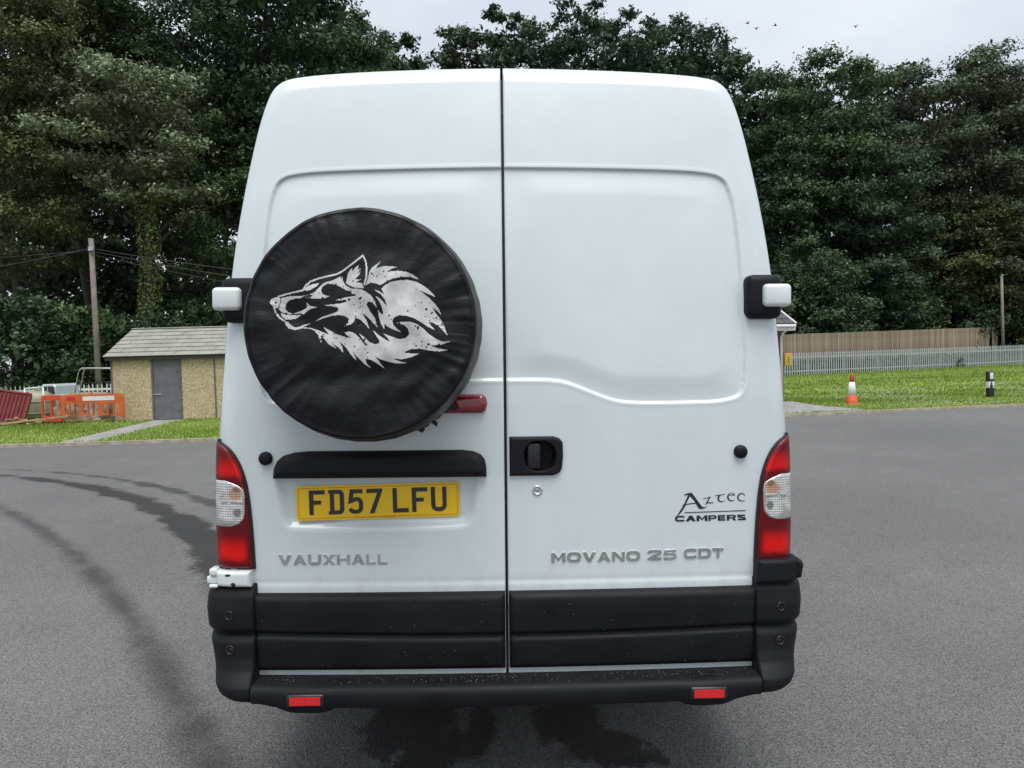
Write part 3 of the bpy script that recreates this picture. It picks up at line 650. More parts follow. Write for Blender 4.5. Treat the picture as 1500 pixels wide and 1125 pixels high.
def rowpatch(name, zs, xl, xr, off, m, parent=van, re=.01, nz=48, nx=40, back=.03, basef=None, extra=None, cluster=True, soft=1.0):
    """solid whose face follows the body surface, 'off' proud of it; xl, xr give its left and right limits at a height"""
    t = np.linspace(0, 1, nz); t = .5 - .5 * np.cos(math.pi * t) if cluster else t
    z = zs[0] + (zs[1] - zs[0]) * t; a = np.array([xl(v) for v in z]); b = np.array([xr(v) for v in z])
    s = np.linspace(0, 1, nx); s = .5 - .5 * np.cos(math.pi * s) if cluster else s
    X = a[:, None] + (b - a)[:, None] * s[None]; Z = np.repeat(z[:, None], nx, 1)
    poly = np.vstack([np.c_[a, z], np.c_[b, z][::-1]]); d = np.abs(sdf(X, Z, poly))
    bf = basef or S
    Y0 = bf(X, Z); Y = Y0 - off + soft * roundoff(d, re)
    if extra is not None: Y = Y + extra(X, Z, d)
    V = np.stack([X, Y, Z], -1).reshape(-1, 3); F = [grid_faces(nz, nx)]
    idx = np.arange(nz * nx).reshape(nz, nx); ring = np.r_[idx[::-1, 0], idx[0, 1:], idx[1:, -1], idx[-1, ::-1][1:]]
    base = len(V); sk = V[ring].copy(); sk[:, 1] = np.maximum(Y0.reshape(-1)[ring], sk[:, 1]) + back; V = np.vstack([V, sk]); k = np.arange(len(ring) - 1)
    F.append(np.stack([ring[k], base + k, base + k + 1, ring[k + 1]], 1))
    return fast_mesh(name, V, np.vstack(F), m, parent)
I = lambda pts: (lambda z: float(interp(z, pts)))
Cn = lambda c: (lambda z: c)

# lower door cladding
def cladx(X, Z, d): return .016 * np.exp(-((Z - (.612 + .012 * (X / .8) ** 2)) / .008) ** 2) + .010 * sstep(.60, .49, Z) - .006 * np.exp(-((Z - .70) / .05) ** 2)
for xa, xb in ((-.805, -.0062), (.0062, .803)):
    rowpatch('door_cladding', (.499, .748), Cn(xa), Cn(xb), .034, 'plastic', re=.022, nz=90, nx=60, extra=cladx, basef=base_y, back=.035)
# bumper step
xs = np.linspace(-.795, .795, 80); pr = [(.05, .470), (.0, .480), (-.05, .4855), (-.090, .485), (-.108, .481), (-.118, .473), (-.121, .458), (-.119, .432), (-.112, .418), (-.095, .411), (-.02, .409), (.05, .409)]
V = []
for x in xs:
    hump = max(0, 1 - ((abs(x) - .622) / .085) ** 4) if abs(abs(x) - .622) < .085 else 0
    low = .012 * sstep(.70, .78, abs(x)) * 1.0
    for i, (y, z) in enumerate(pr):
        yy = y + .024 * (x / .8) ** 2; zz = z
        if i >= 7: zz = z + low - .014 * hump * (1 if i >= 8 else .5)
        if 5 <= i <= 9: yy -= .004 * hump
        V.append((x, yy, zz))
bum = mobj('bumper_step', V, list(map(tuple, grid_faces(len(xs), len(pr)))), 'plastic', van)
bm = bmesh.new(); bm.from_mesh(bum.data); bmesh.ops.recalc_face_normals(bm, faces=bm.faces); bm.to_mesh(bum.data); bm.free()
for sx in (-1, 1):
    rz = empty('reflector', (sx * .622, -.113, .449)); rz.parent = van
    bm = bmesh.new(); box(bm, -.058, .058, -.006, .02, -.019, .019, .006, 2); bobj('housing', bm, 'gloss_black', rz, True)
    bm = bmesh.new(); box(bm, -.047, 0, -.0085, .0, -.0125, .0125); bobj('lens', bm, 'red_reflex', rz); bm = bmesh.new(); box(bm, .0005, .047, -.0085, .0, -.0125, .0125); bobj('lens', bm, 'brake' if False else 'red_reflex', rz)
# bumper corners
YR = [(.40, -.03), (.418, -.075), (.43, -.100), (.45, -.113), (.475, -.112), (.492, -.098), (.515, -.077), (.55, -.064), (.60, -.058), (.616, -.048), (.622, -.045), (.63, -.050), (.645, -.060), (.70, -.060), (.745, -.053), (.770, -.038), (.783, -.012), (.787, .02)]
XS = [(.40, .86), (.418, .893), (.43, .908), (.45, .922), (.475, .932), (.515, .943), (.55, .952), (.60, .962), (.616, .960), (.622, .957), (.63, .961), (.645, .969), (.70, .973), (.745, .970), (.770, .960), (.783, .943), (.787, .925)]
def smoothed(P):
    zz = np.linspace(.40, .787, 400); v = interp(zz, P); k = np.exp(-(np.arange(-9, 10) / 4.5) ** 2); k /= k.sum(); return np.c_[zz, np.convolve(np.pad(v, 9, 'edge'), k, 'valid')]
YR, XS = smoothed(YR), smoothed(XS)
for sx in (-1, 1):
    zs = np.linspace(.40, .787, 90); V = []; npl = 0
    for z in zs:
        Xs, yr = float(interp(z, XS)), float(interp(z, YR)) + .022; rc = .105
        pl = [(.797, .05), (.797, yr + .012), (.800, yr + .003), (.806, yr)]
        for t in np.linspace(0, 1, 14):
            a = t * math.pi / 2; pl.append((Xs - rc + rc * math.sin(a) ** .9, yr + rc - rc * math.cos(a) ** .9))
        pl += [(Xs, yr + rc + .08), (Xs, .32), (Xs - .05, .36)]; npl = len(pl)
        V += [(sx * x, y, z) for x, y in pl]
    F = list(map(tuple, grid_faces(len(zs), npl))); F.append(tuple(range((len(zs) - 1) * npl, len(zs) * npl))); F.append(tuple(range(npl)))
    o = mobj('bumper_corner', V, F, 'plastic', van); bm = bmesh.new(); bm.from_mesh(o.data); bmesh.ops.recalc_face_normals(bm, faces=bm.faces); bm.to_mesh(o.data); bm.free()
    for zz in (.690, .580):
        sr = empty('bumper_screw', (sx * (.876 if zz > .6 else .874), float(interp(zz, YR)) + .0215, zz)); sr.parent = van; sr.rotation_euler = (0, 0, sx * R(10))
        lathe('socket', [(.0155, .004), (.0145, -.0015), (.011, -.001), (.0105, .003)], 'gloss_black', sr, 20, 'Y')
        lathe('screw_head', [(.0, .001), (.006, .0015), (.008, .004)], 'gloss_black', sr, 14, 'Y')
# tail lights
TLI = [(.828, .808), (.90, .811), (.97, .815), (1.03, .820), (1.06, .8235), (1.10, .830), (1.13, .838), (1.16, .849), (1.19, .865), (1.21, .881), (1.222, .897), (1.234, .922)]
TLX = [(.965, .875), (.974, .848), (.99, .833), (1.005, .830), (1.06, .830), (1.085, .834), (1.095, .848), (1.105, .868), (1.114, .895)]
def tail(sx):
    r = empty('tail_light', (0, 0, 0)); r.parent = van
    wo = lambda z: float(np.interp(z, outl[:150, 1], outl[:150, 0])) + .003
    def mir(inn, out): return (lambda z: inn(z), lambda z: out(z)) if sx > 0 else (lambda z: -out(z), lambda z: -inn(z))
    sb = lambda x, z: base_y(x, z) + .8 * roundoff(outdist(x, z), RE)
    a, b = mir(lambda z: I(TLI)(z) - .007, lambda z: wo(z) - .006); rowpatch('gasket', (.826, 1.240), a, b, .010, 'rubber', r, re=.004, nz=60, nx=26, basef=sb, back=.02)
    a, b = mir(I(TLI), lambda z: wo(z) - .004); rowpatch('lens', (.829, 1.234), a, b, .021, 'red_lens', r, re=.012, nz=80, nx=40, basef=sb, back=.08)
    a, b = mir(lambda z: I(TLX)(z) - .003, lambda z: wo(z) - .010); rowpatch('lens_frame', (.965, 1.113), a, b, .0225, 'chrome', r, re=.006, nz=60, nx=30, basef=sb, back=.01, soft=.5)
    a, b = mir(I(TLX), lambda z: wo(z) - .013); rowpatch('clear_lens', (.968, 1.110), a, b, .0245, 'clear_lens', r, re=.006, nz=60, nx=30, basef=sb, back=.01, soft=.5)
    bm = bmesh.new(); zc = 1.043; box(bm, .832, .90, -.0045, .0, zc - .002, zc + .002); 
    for v in bm.verts: v.co.y += float(sb(np.array([v.co.x]), np.array([zc]))[0]) - .0235; v.co.x *= sx
    bobj('lens_divider', bm, 'chrome', r)
tail(-1); tail(1)
# trim under the right light, bare bracket under the left one
rowpatch('light_trim', (.766, .840), I([(.766, .800), (.840, .802)]), I([(.766, .925), (.778, .950), (.82, .956), (.833, .951), (.840, .936)]), .05, 'plastic', re=.014, nz=40, nx=40, back=.10, basef=lambda x, z: base_y(x, z) + .3 * roundoff(outdist(x, z), RE))
bk = empty('bumper_bracket', (0, 0, 0)); bk.parent = van
rowpatch('recess_shade', (.77, .842), Cn(-.922), Cn(-.815), .004, 'rubber', bk, re=.003, basef=lambda x, z: base_y(x, z) + .5 * roundoff(outdist(x, z), RE))  # black sheet painting the shade of the recess behind the bracket
bx = lambda x, z: base_y(x, z) + .55 * roundoff(outdist(x, z), RE)
rowpatch('plate', (.776, .826), I([(.776, -.915), (.782, -.922), (.82, -.926), (.826, -.92)]), Cn(-.809), .040, 'white_plain', bk, re=.012, nz=30, nx=40, back=.01, basef=bx)
tubes('post', [([(-.868, .02, .80), (-.868, .02, .85)], .022)], 'steel', bk, 12)
boxo('clip', (-.955, -.915, -.005, .03, .782, .806), 'white_plain', bk, .005); boxo('clip', (-.945, -.918, -.012, .03, .808, .832), 'white_plain', bk, .006); boxo('clip', (-.946, -.918, -.012, .03, .770, .781), 'white_plain', bk, .004)
for cx, cz, w, h in ((-.878, .815, .011, .004), (-.862, .786, .008, .007)):
    lathe('slot', [(1, 0), (.7, -.0015), (0, -.002)], 'rubber', bk, 16, 'Y').scale = (w, 1, h)
    bk.children[-1].location = (cx, float(bx(np.array([cx]), np.array([cz]))[0]) - .0395, cz)
# door stop buffers
for x, z in ((-.762, 1.180), (.757, 1.184)):
    lathe('door_buffer', [(.0215, .004), (.0215, -.010), (.018, -.016), (.009, -.019), (0, -.0195)], 'plastic', van, 28, 'Y', (x, float(base_y(x, z)), z))
# brake light on the left door
rowpatch('brake_light', (1.318, 1.378), I([(1.318, -.30), (1.378, -.30)]), I([(1.318, -.075), (1.326, -.062), (1.348, -.056), (1.368, -.060), (1.378, -.072)]), .022, 'brake', re=.018, nz=40, nx=60, back=.02)
# number plate garnish
rowpatch('plate_garnish', (1.117, 1.202), I([(1.117, -.737), (1.15, -.734), (1.172, -.724), (1.188, -.706), (1.198, -.67), (1.202, -.62)]), I([(1.117, -.061), (1.15, -.062), (1.172, -.067), (1.188, -.080), (1.198, -.105), (1.202, -.14)]), .034, 'plastic', re=.028, nz=44, nx=90, back=.03, extra=lambda X, Z, d: -.006 * sstep(1.2, 1.12, Z))

# number plate
npl = empty('number_plate', (-.409, .0, 1.0375), (0, R(-1.0), 0)); npl.parent = van
yb = float(base_y(-.41, 1.04)) + .0145; npl.location.y = yb
def rrect(w, h, r, n=6):
    P = []
    for cx, cz, a0 in ((w / 2 - r, h / 2 - r, 0), (-w / 2 + r, h / 2 - r, 90), (-w / 2 + r, -h / 2 + r, 180), (w / 2 - r, -h / 2 + r, 270)):
        for k in range(n + 1): a = R(a0 + 90 * k / n); P.append((cx + r * math.cos(a), cz + r * math.sin(a)))
    return P
def flat(name, loops, y0, th, m, parent, yf=None):
    """flat polygon (outer loop, holes) in the x-z plane, thickness th towards -y"""
    vs = [Vector((x, z, 0)) for lp in loops for x, z in lp]; tri = tessellate_polygon([[Vector((x, z, 0)) for x, z in lp] for lp in loops])
    bm = bmesh.new(); fy = yf or (lambda x, z: 0.0)
    B = [bm.verts.new((v.x, y0 + fy(v.x, v.y) - th, v.y)) for v in vs]; A = [bm.verts.new((v.x, y0 + fy(v.x, v.y), v.y)) for v in vs]
    for t in tri:
        try:
            bm.faces.new([B[i] for i in t])
        except ValueError: pass
    k = 0
    for lp in loops:
        n = len(lp)
        for i in range(n):
            try: bm.faces.new((B[k + i], B[k + (i + 1) % n], A[k + (i + 1) % n], A[k + i]))
            except ValueError: pass
        k += n
    return bobj(name, bm, m, parent)
flat('plate', [rrect(.52, .111, .008)], .0, .004, 'plate', npl)
flat('border', [rrect(.508, .099, .007), rrect(.504, .095, .006)], -.004, .0005, 'plate_edge', npl)
def stroke(pts, w):
    P = [Vector(p) for p in pts]; Lf = []; Rt = []
    for i, p in enumerate(P):
        d0 = (P[i] - P[i - 1]).normalized() if i else None; d1 = (P[i + 1] - P[i]).normalized() if i < len(P) - 1 else None
        d0 = d0 or d1; d1 = d1 or d0; n0 = Vector((-d0.y, d0.x)); n1 = Vector((-d1.y, d1.x)); m = (n0 + n1).normalized(); q = w / 2 / max(.35, m.dot(n0))
        Lf.append(tuple(p + m * q)); Rt.append(tuple(p - m * q))
    return Lf + Rt[::-1]
def arcp(cx, cy, r, a0, a1, n=8, ry=None): return [(cx + r * math.cos(R(a0 + (a1 - a0) * k / n)), cy + (ry or r) * math.sin(R(a0 + (a1 - a0) * k / n))) for k in range(n + 1)]
CH = {  # 50 x 79, stroke 13.5
 'F': [[stroke([(50, 72.2), (6.8, 72.2), (6.8, 0)], 13.5)], [[(13.6, 33), (38, 33), (38, 46), (13.6, 46)]]],
 'D': [[[(0, 0), (34, 0)] + arcp(34, 16, 16, -90, 0) + arcp(34, 63, 16, 0, 90) + [(0, 79), (0, 68), (5, 68), (5, 11), (0, 11)], [(18.5, 13), (18.5, 66), (33, 66), (36.5, 62), (36.5, 17), (33, 13)]]],
 '5': [[stroke([(48, 72.2), (14, 72.2), (9.5, 41)] + [(13, 43.5), (20, 47), (28, 47.5)][2:] + arcp(29, 34, 13.5, 70, 0) + arcp(29, 20.3, 13.5, 0, -90) + [(22, 6.8), (14, 8.5), (7, 17)], 13.2)]],
 '7': [[[(0, 79), (50, 79), (50, 70), (23.5, 0), (8.5, 0), (34, 65.5), (0, 65.5)]]],
 'L': [[stroke([(6.8, 79), (6.8, 6.8), (50, 6.8)], 13.5)]],
 'U': [[stroke([(6.8, 79), (6.8, 22)] + arcp(21.5, 21.5, 14.7, 180, 270)[1:] + arcp(28.5, 21.5, 14.7, 270, 360) + [(43.2, 79)], 13.5)]]}
xc = -.219
for i, ch in enumerate('FD57LFU'):
    if i == 4: xc += .022
    pieces = CH[ch]
    for k, loops in enumerate(pieces):
        o = flat('character', [[(xc + a * .001, (b - 39.5) * .001 + .002) for a, b in lp] for lp in loops], -.0042, .0012, 'plate_char', npl)
    xc += .061
def wide(T):
    r = 26
    rr = lambda w, h, x0, y0, rad, n=6: [(x0 + w / 2 + p[0], y0 + h / 2 + p[1]) for p in rrect(w, h, rad, n)]
    t = T * .82
    return {
     'V': [[[(0, 79), (T * 1.25, 79), (50, T * 1.25), (100 - T * 1.25, 79), (100, 79), (50 + T * .6, 0), (50 - T * .6, 0)]]],
     'A': [[[(0, 0), (T * 1.25, 0), (T * 1.25 + 9, 17), (91 - T * 1.25, 17), (100 - T * 1.25, 0), (100, 0), (50 + T * .6, 79), (50 - T * .6, 79)], [(T * 1.25 + 15.5, 17 + t), (50, 70 - T * .7), (84.5 - T * 1.25, 17 + t)]]],
     'U': [[stroke([(T / 2, 79), (T / 2, 26)] + arcp(T / 2 + 24, 26, 24, 180, 270, 8, 26 - t / 2)[1:] + arcp(76 - T / 2, 26, 24, 270, 360, 8, 26 - t / 2) + [(100 - T / 2, 79)], T)]],
     'X': [[[(0, 0), (T * 1.4, 0), (50, 29), (100 - T * 1.4, 0), (100, 0), (62, 39.5), (100, 79), (100 - T * 1.4, 79), (50, 50), (T * 1.4, 79), (0, 79), (38, 39.5)]]],
     'H': [[[(0, 0), (T, 0), (T, 39.5 - t / 2), (100 - T, 39.5 - t / 2), (100 - T, 0), (100, 0), (100, 79), (100 - T, 79), (100 - T, 39.5 + t / 2), (T, 39.5 + t / 2), (T, 79), (0, 79)]]],
     'L': [[[(0, 0), (92, 0), (92, t), (T, t), (T, 79), (0, 79)]]],
     'M': [[[(0, 0), (T, 0), (T, 50), (50, 10), (100 - T, 50), (100 - T, 0), (100, 0), (100, 79), (100 - T, 79), (50, 36), (T, 79), (0, 79)]]],
     'O': [[rr(100, 79, 0, 0, 34, 8), rr(100 - 2 * T, 79 - 2 * t, T, t, 20, 8)[::-1]]],
     'N': [[[(0, 0), (T, 0), (T, 53), (100 - T * 1.1, 0), (100, 0), (100, 79), (100 - T, 79), (100 - T, 26), (T * 1.1, 79), (0, 79)]]],
     '2': [[stroke([(4, 58), (14, 69), (32, 79 - t / 2), (70, 79 - t / 2), (88, 70), (92, 58), (84, 46), (30, 24), (16, t * .7), (30, t / 2), (98, t / 2)], t)]],
     '5': [[stroke([(94, 79 - t / 2), (18, 79 - t / 2), (12, 46), (66, 46), (84, 41), (90, 27), (84, 13), (66, t / 2), (4, t / 2)], t)]],
     'C': [[stroke([(97, 64)] + arcp(72, 50, 20, 60, 90, 3, 29 - t / 2) + arcp(T / 2 + 26, 53, 26, 90, 180, 6, 26 - t / 2) + arcp(T / 2 + 26, 26, 26, 180, 270, 6, 26 - t / 2) + arcp(72, 29, 20, 270, 300, 3, 29 - t / 2) + [(97, 15)], T * .92)]],
     'D': [[[(0, 0), (64, 0)] + arcp(64, 30, 36, -90, 0, 6, 30) + arcp(64, 49, 36, 0, 90, 6, 30) + [(0, 79)], [(T, t), (T, 79 - t), (62, 79 - t), (96 - T, 58), (97 - T, 40), (96 - T, 21), (62, t)]]],
     'T': [[[(50 - T / 2, 0), (50 + T / 2, 0), (50 + T / 2, 79 - t), (100, 79 - t), (100, 79), (0, 79), (0, 79 - t), (50 - T / 2, 79 - t)]]],
     'P': [[[(0, 0), (T, 0), (T, 26), (70, 26)] + arcp(70, 52.5, 27, -90, 90, 8, 26.5) + [(0, 79)], [(T, 26 + t * .85), (T, 79 - t * .85), (66, 79 - t * .85), (97 - T, 60), (97 - T, 45), (66, 26 + t * .85)]]],
     'E': [[[(0, 0), (94, 0), (94, t), (T, t), (T, 39.5 - t / 2), (86, 39.5 - t / 2), (86, 39.5 + t / 2), (T, 39.5 + t / 2), (T, 79 - t), (92, 79 - t), (92, 79), (0, 79)]]],
     'R': [[[(0, 0), (T, 0), (T, 28), (56, 28), (100 - T * 1.2, 0), (100, 0), (78, 29)] + arcp(70, 54, 26, -70, 90, 7, 25) + [(0, 79)], [(T, 28 + t * .85), (T, 79 - t * .85), (64, 79 - t * .85), (95 - T, 60), (95 - T, 48), (64, 28 + t * .85)]]],
     'S': [[stroke([(92, 64), (76, 79 - t / 2), (26, 79 - t / 2), (10, 70), (9, 56), (20, 47), (80, 33), (91, 24), (90, 11), (74, t / 2), (24, t / 2), (6, 16)], t * 1.0)]]}
WD = dict(M=1.12, O=1.12, N=1.0, V=1.04, A=1.04, L=.78, T=.86, E=.84, P=.88, S=.88)
def plain_word(text, x0, x1, z0, z1, m, parent, yf, T=22, th=.0035, bev=.0009, gap=12, zs=0.):
    G = wide(T); W = sum(100 * WD.get(c, 1.) for c in text) + gap * (len(text) - 1); k = (x1 - x0) / W; kz = (z1 - z0) / 79; x = x0
    for c in text:
        w = WD.get(c, 1.)
        for loops in G[c]:
            o = flat('letter', [[(x + a * w * k, z0 + zs * (x - x0) + b * kz) for a, b in lp] for lp in loops], 0, th, m, parent, yf)
            if bev: md = o.modifiers.new('bevel', 'BEVEL'); md.width = bev; md.segments = 2; md.limit_method = 'ANGLE'
        x += (100 * w + gap) * k
TXT = {}
def glyph(ch, bold=0., extr=0., bev=0.):
    key = (ch, bold, extr, bev)
    if key not in TXT:
        c = bpy.data.curves.new('letter', 'FONT'); c.body = ch; c.size = 1; c.offset = bold; c.extrude = extr; c.bevel_depth = bev; c.bevel_resolution = 1; c.resolution_u = 4
        o = bpy.data.objects.new('tmp', c); COL.objects.link(o); dg = bpy.context.evaluated_depsgraph_get(); me = bpy.data.meshes.new_from_object(o.evaluated_get(dg))
        V = np.array([v.co[:] for v in me.vertices]); F = [tuple(p.vertices) for p in me.polygons]
        bpy.data.objects.remove(o); bpy.data.meshes.remove(me); bpy.data.curves.remove(c); TXT[key] = (V, F)
    return TXT[key]
def word(name, text, x0, x1, z0, z1, m, parent, yf, gap=.08, bold=.012, extr=.03, bev=.012, space=.5, each=True, shear=0., zslope=0.):
    """lettering fitted in the rectangle x0..x1, z0..z1 of the surface yf"""
    cur = 0; items = []
    for ch in text:
        if ch == ' ': cur += space; continue
        V, F = glyph(ch, bold, extr, bev); a, b = V[:, 0].min(), V[:, 0].max(); items.append((V, F, cur - a)); cur += b - a + gap
    W = cur - gap; hs = [it[0][:, 1].max() for it in items]; H = .73; sx = (x1 - x0) / W; sz = (z1 - z0) / H
    VV = []; FF = []
    for V, F, off in items:
        X = x0 + (V[:, 0] + off) * sx; Z = z0 + V[:, 1] * sz + zslope * (X - x0); X = X + shear * (Z - z0); Y = np.array([float(yf(a, b)) for a, b in zip(X, Z)]) - (V[:, 2] - V[:, 2].min()) * sz
        P = np.c_[X, Y, Z]
        if each: mobj('letter', P, F, m, parent, False)
        else: o = sum(len(v) for v in VV); VV.append(P); FF += [tuple(i + o for i in f) for f in F]
    if not each: return mobj(name, np.vstack(VV), FF, m, parent, False)
word('plate_print', 'www.pentagon-vauxhall.co.uk', -.075, .055, -.0512, -.0455, 'plate_char', npl, lambda x, z: -.0043, bold=.0, extr=.002, bev=0, each=False)
sy = lambda x, z: float(base_y(x, z)) - .0004
for txt, b in (('VAUXHALL', (-.729, -.378, .839, .872)), ('MOVANO', (.143, .430, .838, .869)), ('25', (.4545, .549, .8395, .8705)), ('CDT', (.572, .702, .8415, .8725))):
    bd = empty('badge', (0, 0, 0)); bd.parent = van; bd['label'] = 'raised chrome lettering'
    plain_word(txt, *b, 'chrome', bd, sy)
dc = empty('decal', (0, 0, 0)); dc.parent = van; dc['label'] = 'black converter lettering with underline'
dy = lambda x, z: float(base_y(x, z)) - .0006
plain_word('CAMPERS', .5435, .776, .9608, .9792, 'decal', dc, dy, T=25, th=.0006, bev=0, gap=9)
def dpoly(name, P, closed=True):   # decal outline in units of the sign: 1500 wide = .310 m
    q = [(.503 + x * .310 / 1500, 1.101 - y * .1767 / 857 - .0) for x, y in P]; return flat(name, [q], 0, .0006, 'decal', dc, dy)
dpoly('underline', [(345, 535), (1318, 522), (1318, 535), (345, 548)])
dpoly('letter', [(335, 272), (350, 252), (400, 236), (460, 230), (625, 455), (665, 462), (700, 448), (690, 462), (655, 480), (612, 490), (582, 490), (520, 402), (370, 418), (300, 530), (255, 572), (222, 590), (290, 490), (334, 424), (302, 436), (342, 404), (405, 265), (372, 264)])
dpoly('letter', [(640, 332), (655, 316), (700, 318), (765, 290), (715, 385), (745, 385), (775, 392), (800, 380), (800, 396), (782, 406), (745, 398), (700, 404), (668, 430), (735, 315), (700, 326), (660, 326)])
dpoly('letter', [(832, 290), (850, 274), (905, 272), (985, 258), (975, 268), (920, 280), (896, 310), (892, 340), (908, 366), (940, 376), (990, 362), (970, 376), (930, 388), (895, 380), (872, 355), (866, 325), (880, 292), (895, 282)])
dpoly('letter', [(1150, 283), (1060, 287), (1062, 280), (1125, 274), (1118, 260), (1098, 252), (1068, 258), (1048, 285), (1046, 320), (1062, 350), (1098, 364), (1145, 356), (1120, 372), (1085, 376), (1045, 362), (1024, 330), (1022, 296), (1040, 262), (1075, 246), (1112, 246), (1140, 262)])
dpoly('letter', [(1312, 292), (1296, 290), (1278, 268), (1248, 264), (1218, 280), (1204, 312), (1212, 346), (1240, 368), (1310, 368), (1290, 378), (1240, 382), (1204, 364), (1182, 330), (1184, 296), (1206, 264), (1245, 250), (1285, 256)])
# the counter of the first letter is left open by a paint-coloured inlay
q = [(.503 + x * .310 / 1500, 1.101 - y * .1767 / 857) for x, y in [(432, 288), (515, 385), (372, 402)]]; flat('letter_counter', [q], 0, .0011, 'paint', dc, dy)
# faded web address under the wheel cover
word('worn_print', '. . .  .. . .. .', -.475, -.385, 1.209, 1.2105, 'decal_faint', van, dy, each=False, bev=0, extr=.004)

# door handle and lock
hd = empty('door_handle', (0, 0, 0)); hd.parent = van
def bowl(X, Z, d): return .050 * sstep(0, .010, sdf(X, Z, chaikin([(.056, 1.130), (.162, 1.130), (.162, 1.229), (.056, 1.229)], 2))) * (.5 + .5 * sstep(.06, .10, X))
rowpatch('housing', (1.117, 1.242), I([(1.117, .012), (1.242, .012)]), I([(1.117, .150), (1.125, .170), (1.140, .179), (1.18, .183), (1.222, .182), (1.235, .172), (1.242, .152)]), .014, 'plastic', hd, re=.010, nz=90, nx=100, back=.02, extra=bowl, basef=base_y, cluster=False)
boxo('lever', (.068, .112, -.016, .012, 1.136, 1.222), 'gloss_black', hd, .008, 3)
lk = empty('door_lock', (.100, float(base_y(.1, 1.068)), 1.069)); lk.parent = van
lathe('lock_ring', [(.0165, .002), (.0165, -.003), (.0145, -.0048), (.0105, -.005), (.0098, -.003), (0, -.003)], 'chrome', lk, 28, 'Y')
boxo('keyhole', (-.0012, .0012, -.0042, -.0025, -.005, .005), 'rubber', lk)
lathe('key_barrel', [(.008, -.003), (.0075, -.0036), (.0, -.0037)], 'steel', lk, 20, 'Y')
# hinges
for sx in (-1, 1):
    hg = empty('hinge', (0, 0, 0)); hg.parent = van
    bm = bmesh.new(); box(bm, .775, .892, -.012, .16, 1.611, 1.752, .024, 4)
    for v in bm.verts: v.co.x *= sx; v.co.y += max(0, (abs(v.co.x) - .84)) ** 2 * 3
    bobj('hinge_cover', bm, 'plastic', hg, True)
    bm = bmesh.new(); box(bm, .822, .910, -.032, .13, 1.648, 1.720, .014, 4)
    for v in bm.verts: v.co.x *= sx
    bobj('hinge_arm', bm, 'white_plain', hg, True)
# small roof fittings
lathe('roof_marker', [(.010, 0), (.010, .008), (.007, .014), (0, .016)], 'clear_lens', van, 14, 'Z', (-.72, .35, 2.462))
tubes('aerial', [([(.80, .6, 2.36), (.815, .62, 2.46)], .003)], 'gloss_black', van, 6)

# ------------------------------------------------------------------ spare wheel with its cover
WR_, WC_ = .330, (-.414, 1.587)
sw = empty('spare_wheel', (WC_[0], -.02, WC_[1]), (R(-2.0), 0, 0)); sw.parent = van
DEP = .222        # front of the cover, towards the viewer
def wob(a, f, p): return np.sin(f * a + p)
def cover_y(u, v):
    r = np.hypot(u, v); a = np.arctan2(v, u); q = r / WR_
    y = -DEP - .012 * (1 - np.clip(q, 0, 1) ** 2.2)
    puck = .5 * wob(a, 23, .4 + 2.5 * np.sin(2 * a)) + .5 * wob(a, 37, 1.9 + 3 * np.sin(3 * a + .5)) + .6 * wob(a, 11, .7)
    am = 2.5 * np.sin(2 * a + .3) + 1.7 * np.sin(5 * a)
    fold = (1 - np.abs(np.sin(14 * a + am))) ** 3 * (.5 + .5 * np.sin(3 * a + 1.1)) + .8 * (1 - np.abs(np.sin(9.5 * a + 1.3 * am + .8))) ** 4 + .6 * (1 - np.abs(np.sin(23 * a - am))) ** 3
    y = y + .0022 * puck * np.clip((q - .66) / .34, 0, 1) ** 1.6 - .0058 * fold * (.45 + .55 * np.sin(1.7 * a + 2.2) ** 2) * np.clip((q - .60) / .28, 0, 1) * np.clip((1.02 - q) / .10, .25, 1)
    y = y + .0026 * np.sin(31 * u + 14 * v + 2 * np.sin(17 * v)) + .0018 * np.sin(-18 * u + 39 * v + 2.2 * np.sin(13 * u + 1)) + .0012 * np.sin(71 * u - 33 * v + 3 * np.sin(21 * v))
    y = y + .006 * np.exp(-((v - .215 + .12 * u) / .035) ** 2) * np.exp(-(u / .16) ** 2)          # soft dent near the top
    y = y + .006 * np.exp(-((v + .15 - .10 * u) / .03) ** 2) * sstep(.3, .1, np.abs(u))              # long crease below the print
    y = y + .004 * np.exp(-((v + .23) / .035) ** 2) * np.sin(14 * u)
    return y
na = 260; rr = np.r_[np.linspace(.0, .27, 70)[1:], np.linspace(.2735, .322, 26)]
aa = np.linspace(0, 2 * math.pi, na, endpoint=False); V = [(0, float(cover_y(np.array(0.), np.array(0.))), 0)]
rings = []
for r in rr:
    u, v = r * np.cos(aa), r * np.sin(aa); rings.append(np.c_[u, cover_y(u, v), v])
u, v = .322 * np.cos(aa), .322 * np.sin(aa); ye = cover_y(u, v)
side = [(.328, .003), (.3315, .010), (.334, .022), (.339, .05), (.3435, .085), (.3455, .12), (.345, .155), (.341, .185), (.33, .205), (.31, .212)]
pk = np.sin(29 * aa + 3 * np.sin(4 * aa)) + .6 * np.sin(13 * aa + 1)
for i, (r, dy) in enumerate(side):
    q = r + .0006 * pk * min(1, i / 3); rings.append(np.c_[q * np.cos(aa), ye * max(0, 1 - i / 4) + -DEP * min(1, i / 4) + dy, q * np.sin(aa)])
V = np.vstack([V] + rings); F4 = grid_faces(len(rings), na, 1)
k = np.arange(len(rings) - 1) * na + 1; wrap = np.stack([k + na - 1, k, k + na, k + 2 * na - 1], 1); F4 = np.vstack([F4, wrap])
Fl = [tuple(f[::-1]) for f in F4] + [(0, 1 + (i + 1) % na, 1 + i) for i in range(na)]
mobj('cover', V, Fl, 'vinyl', sw)
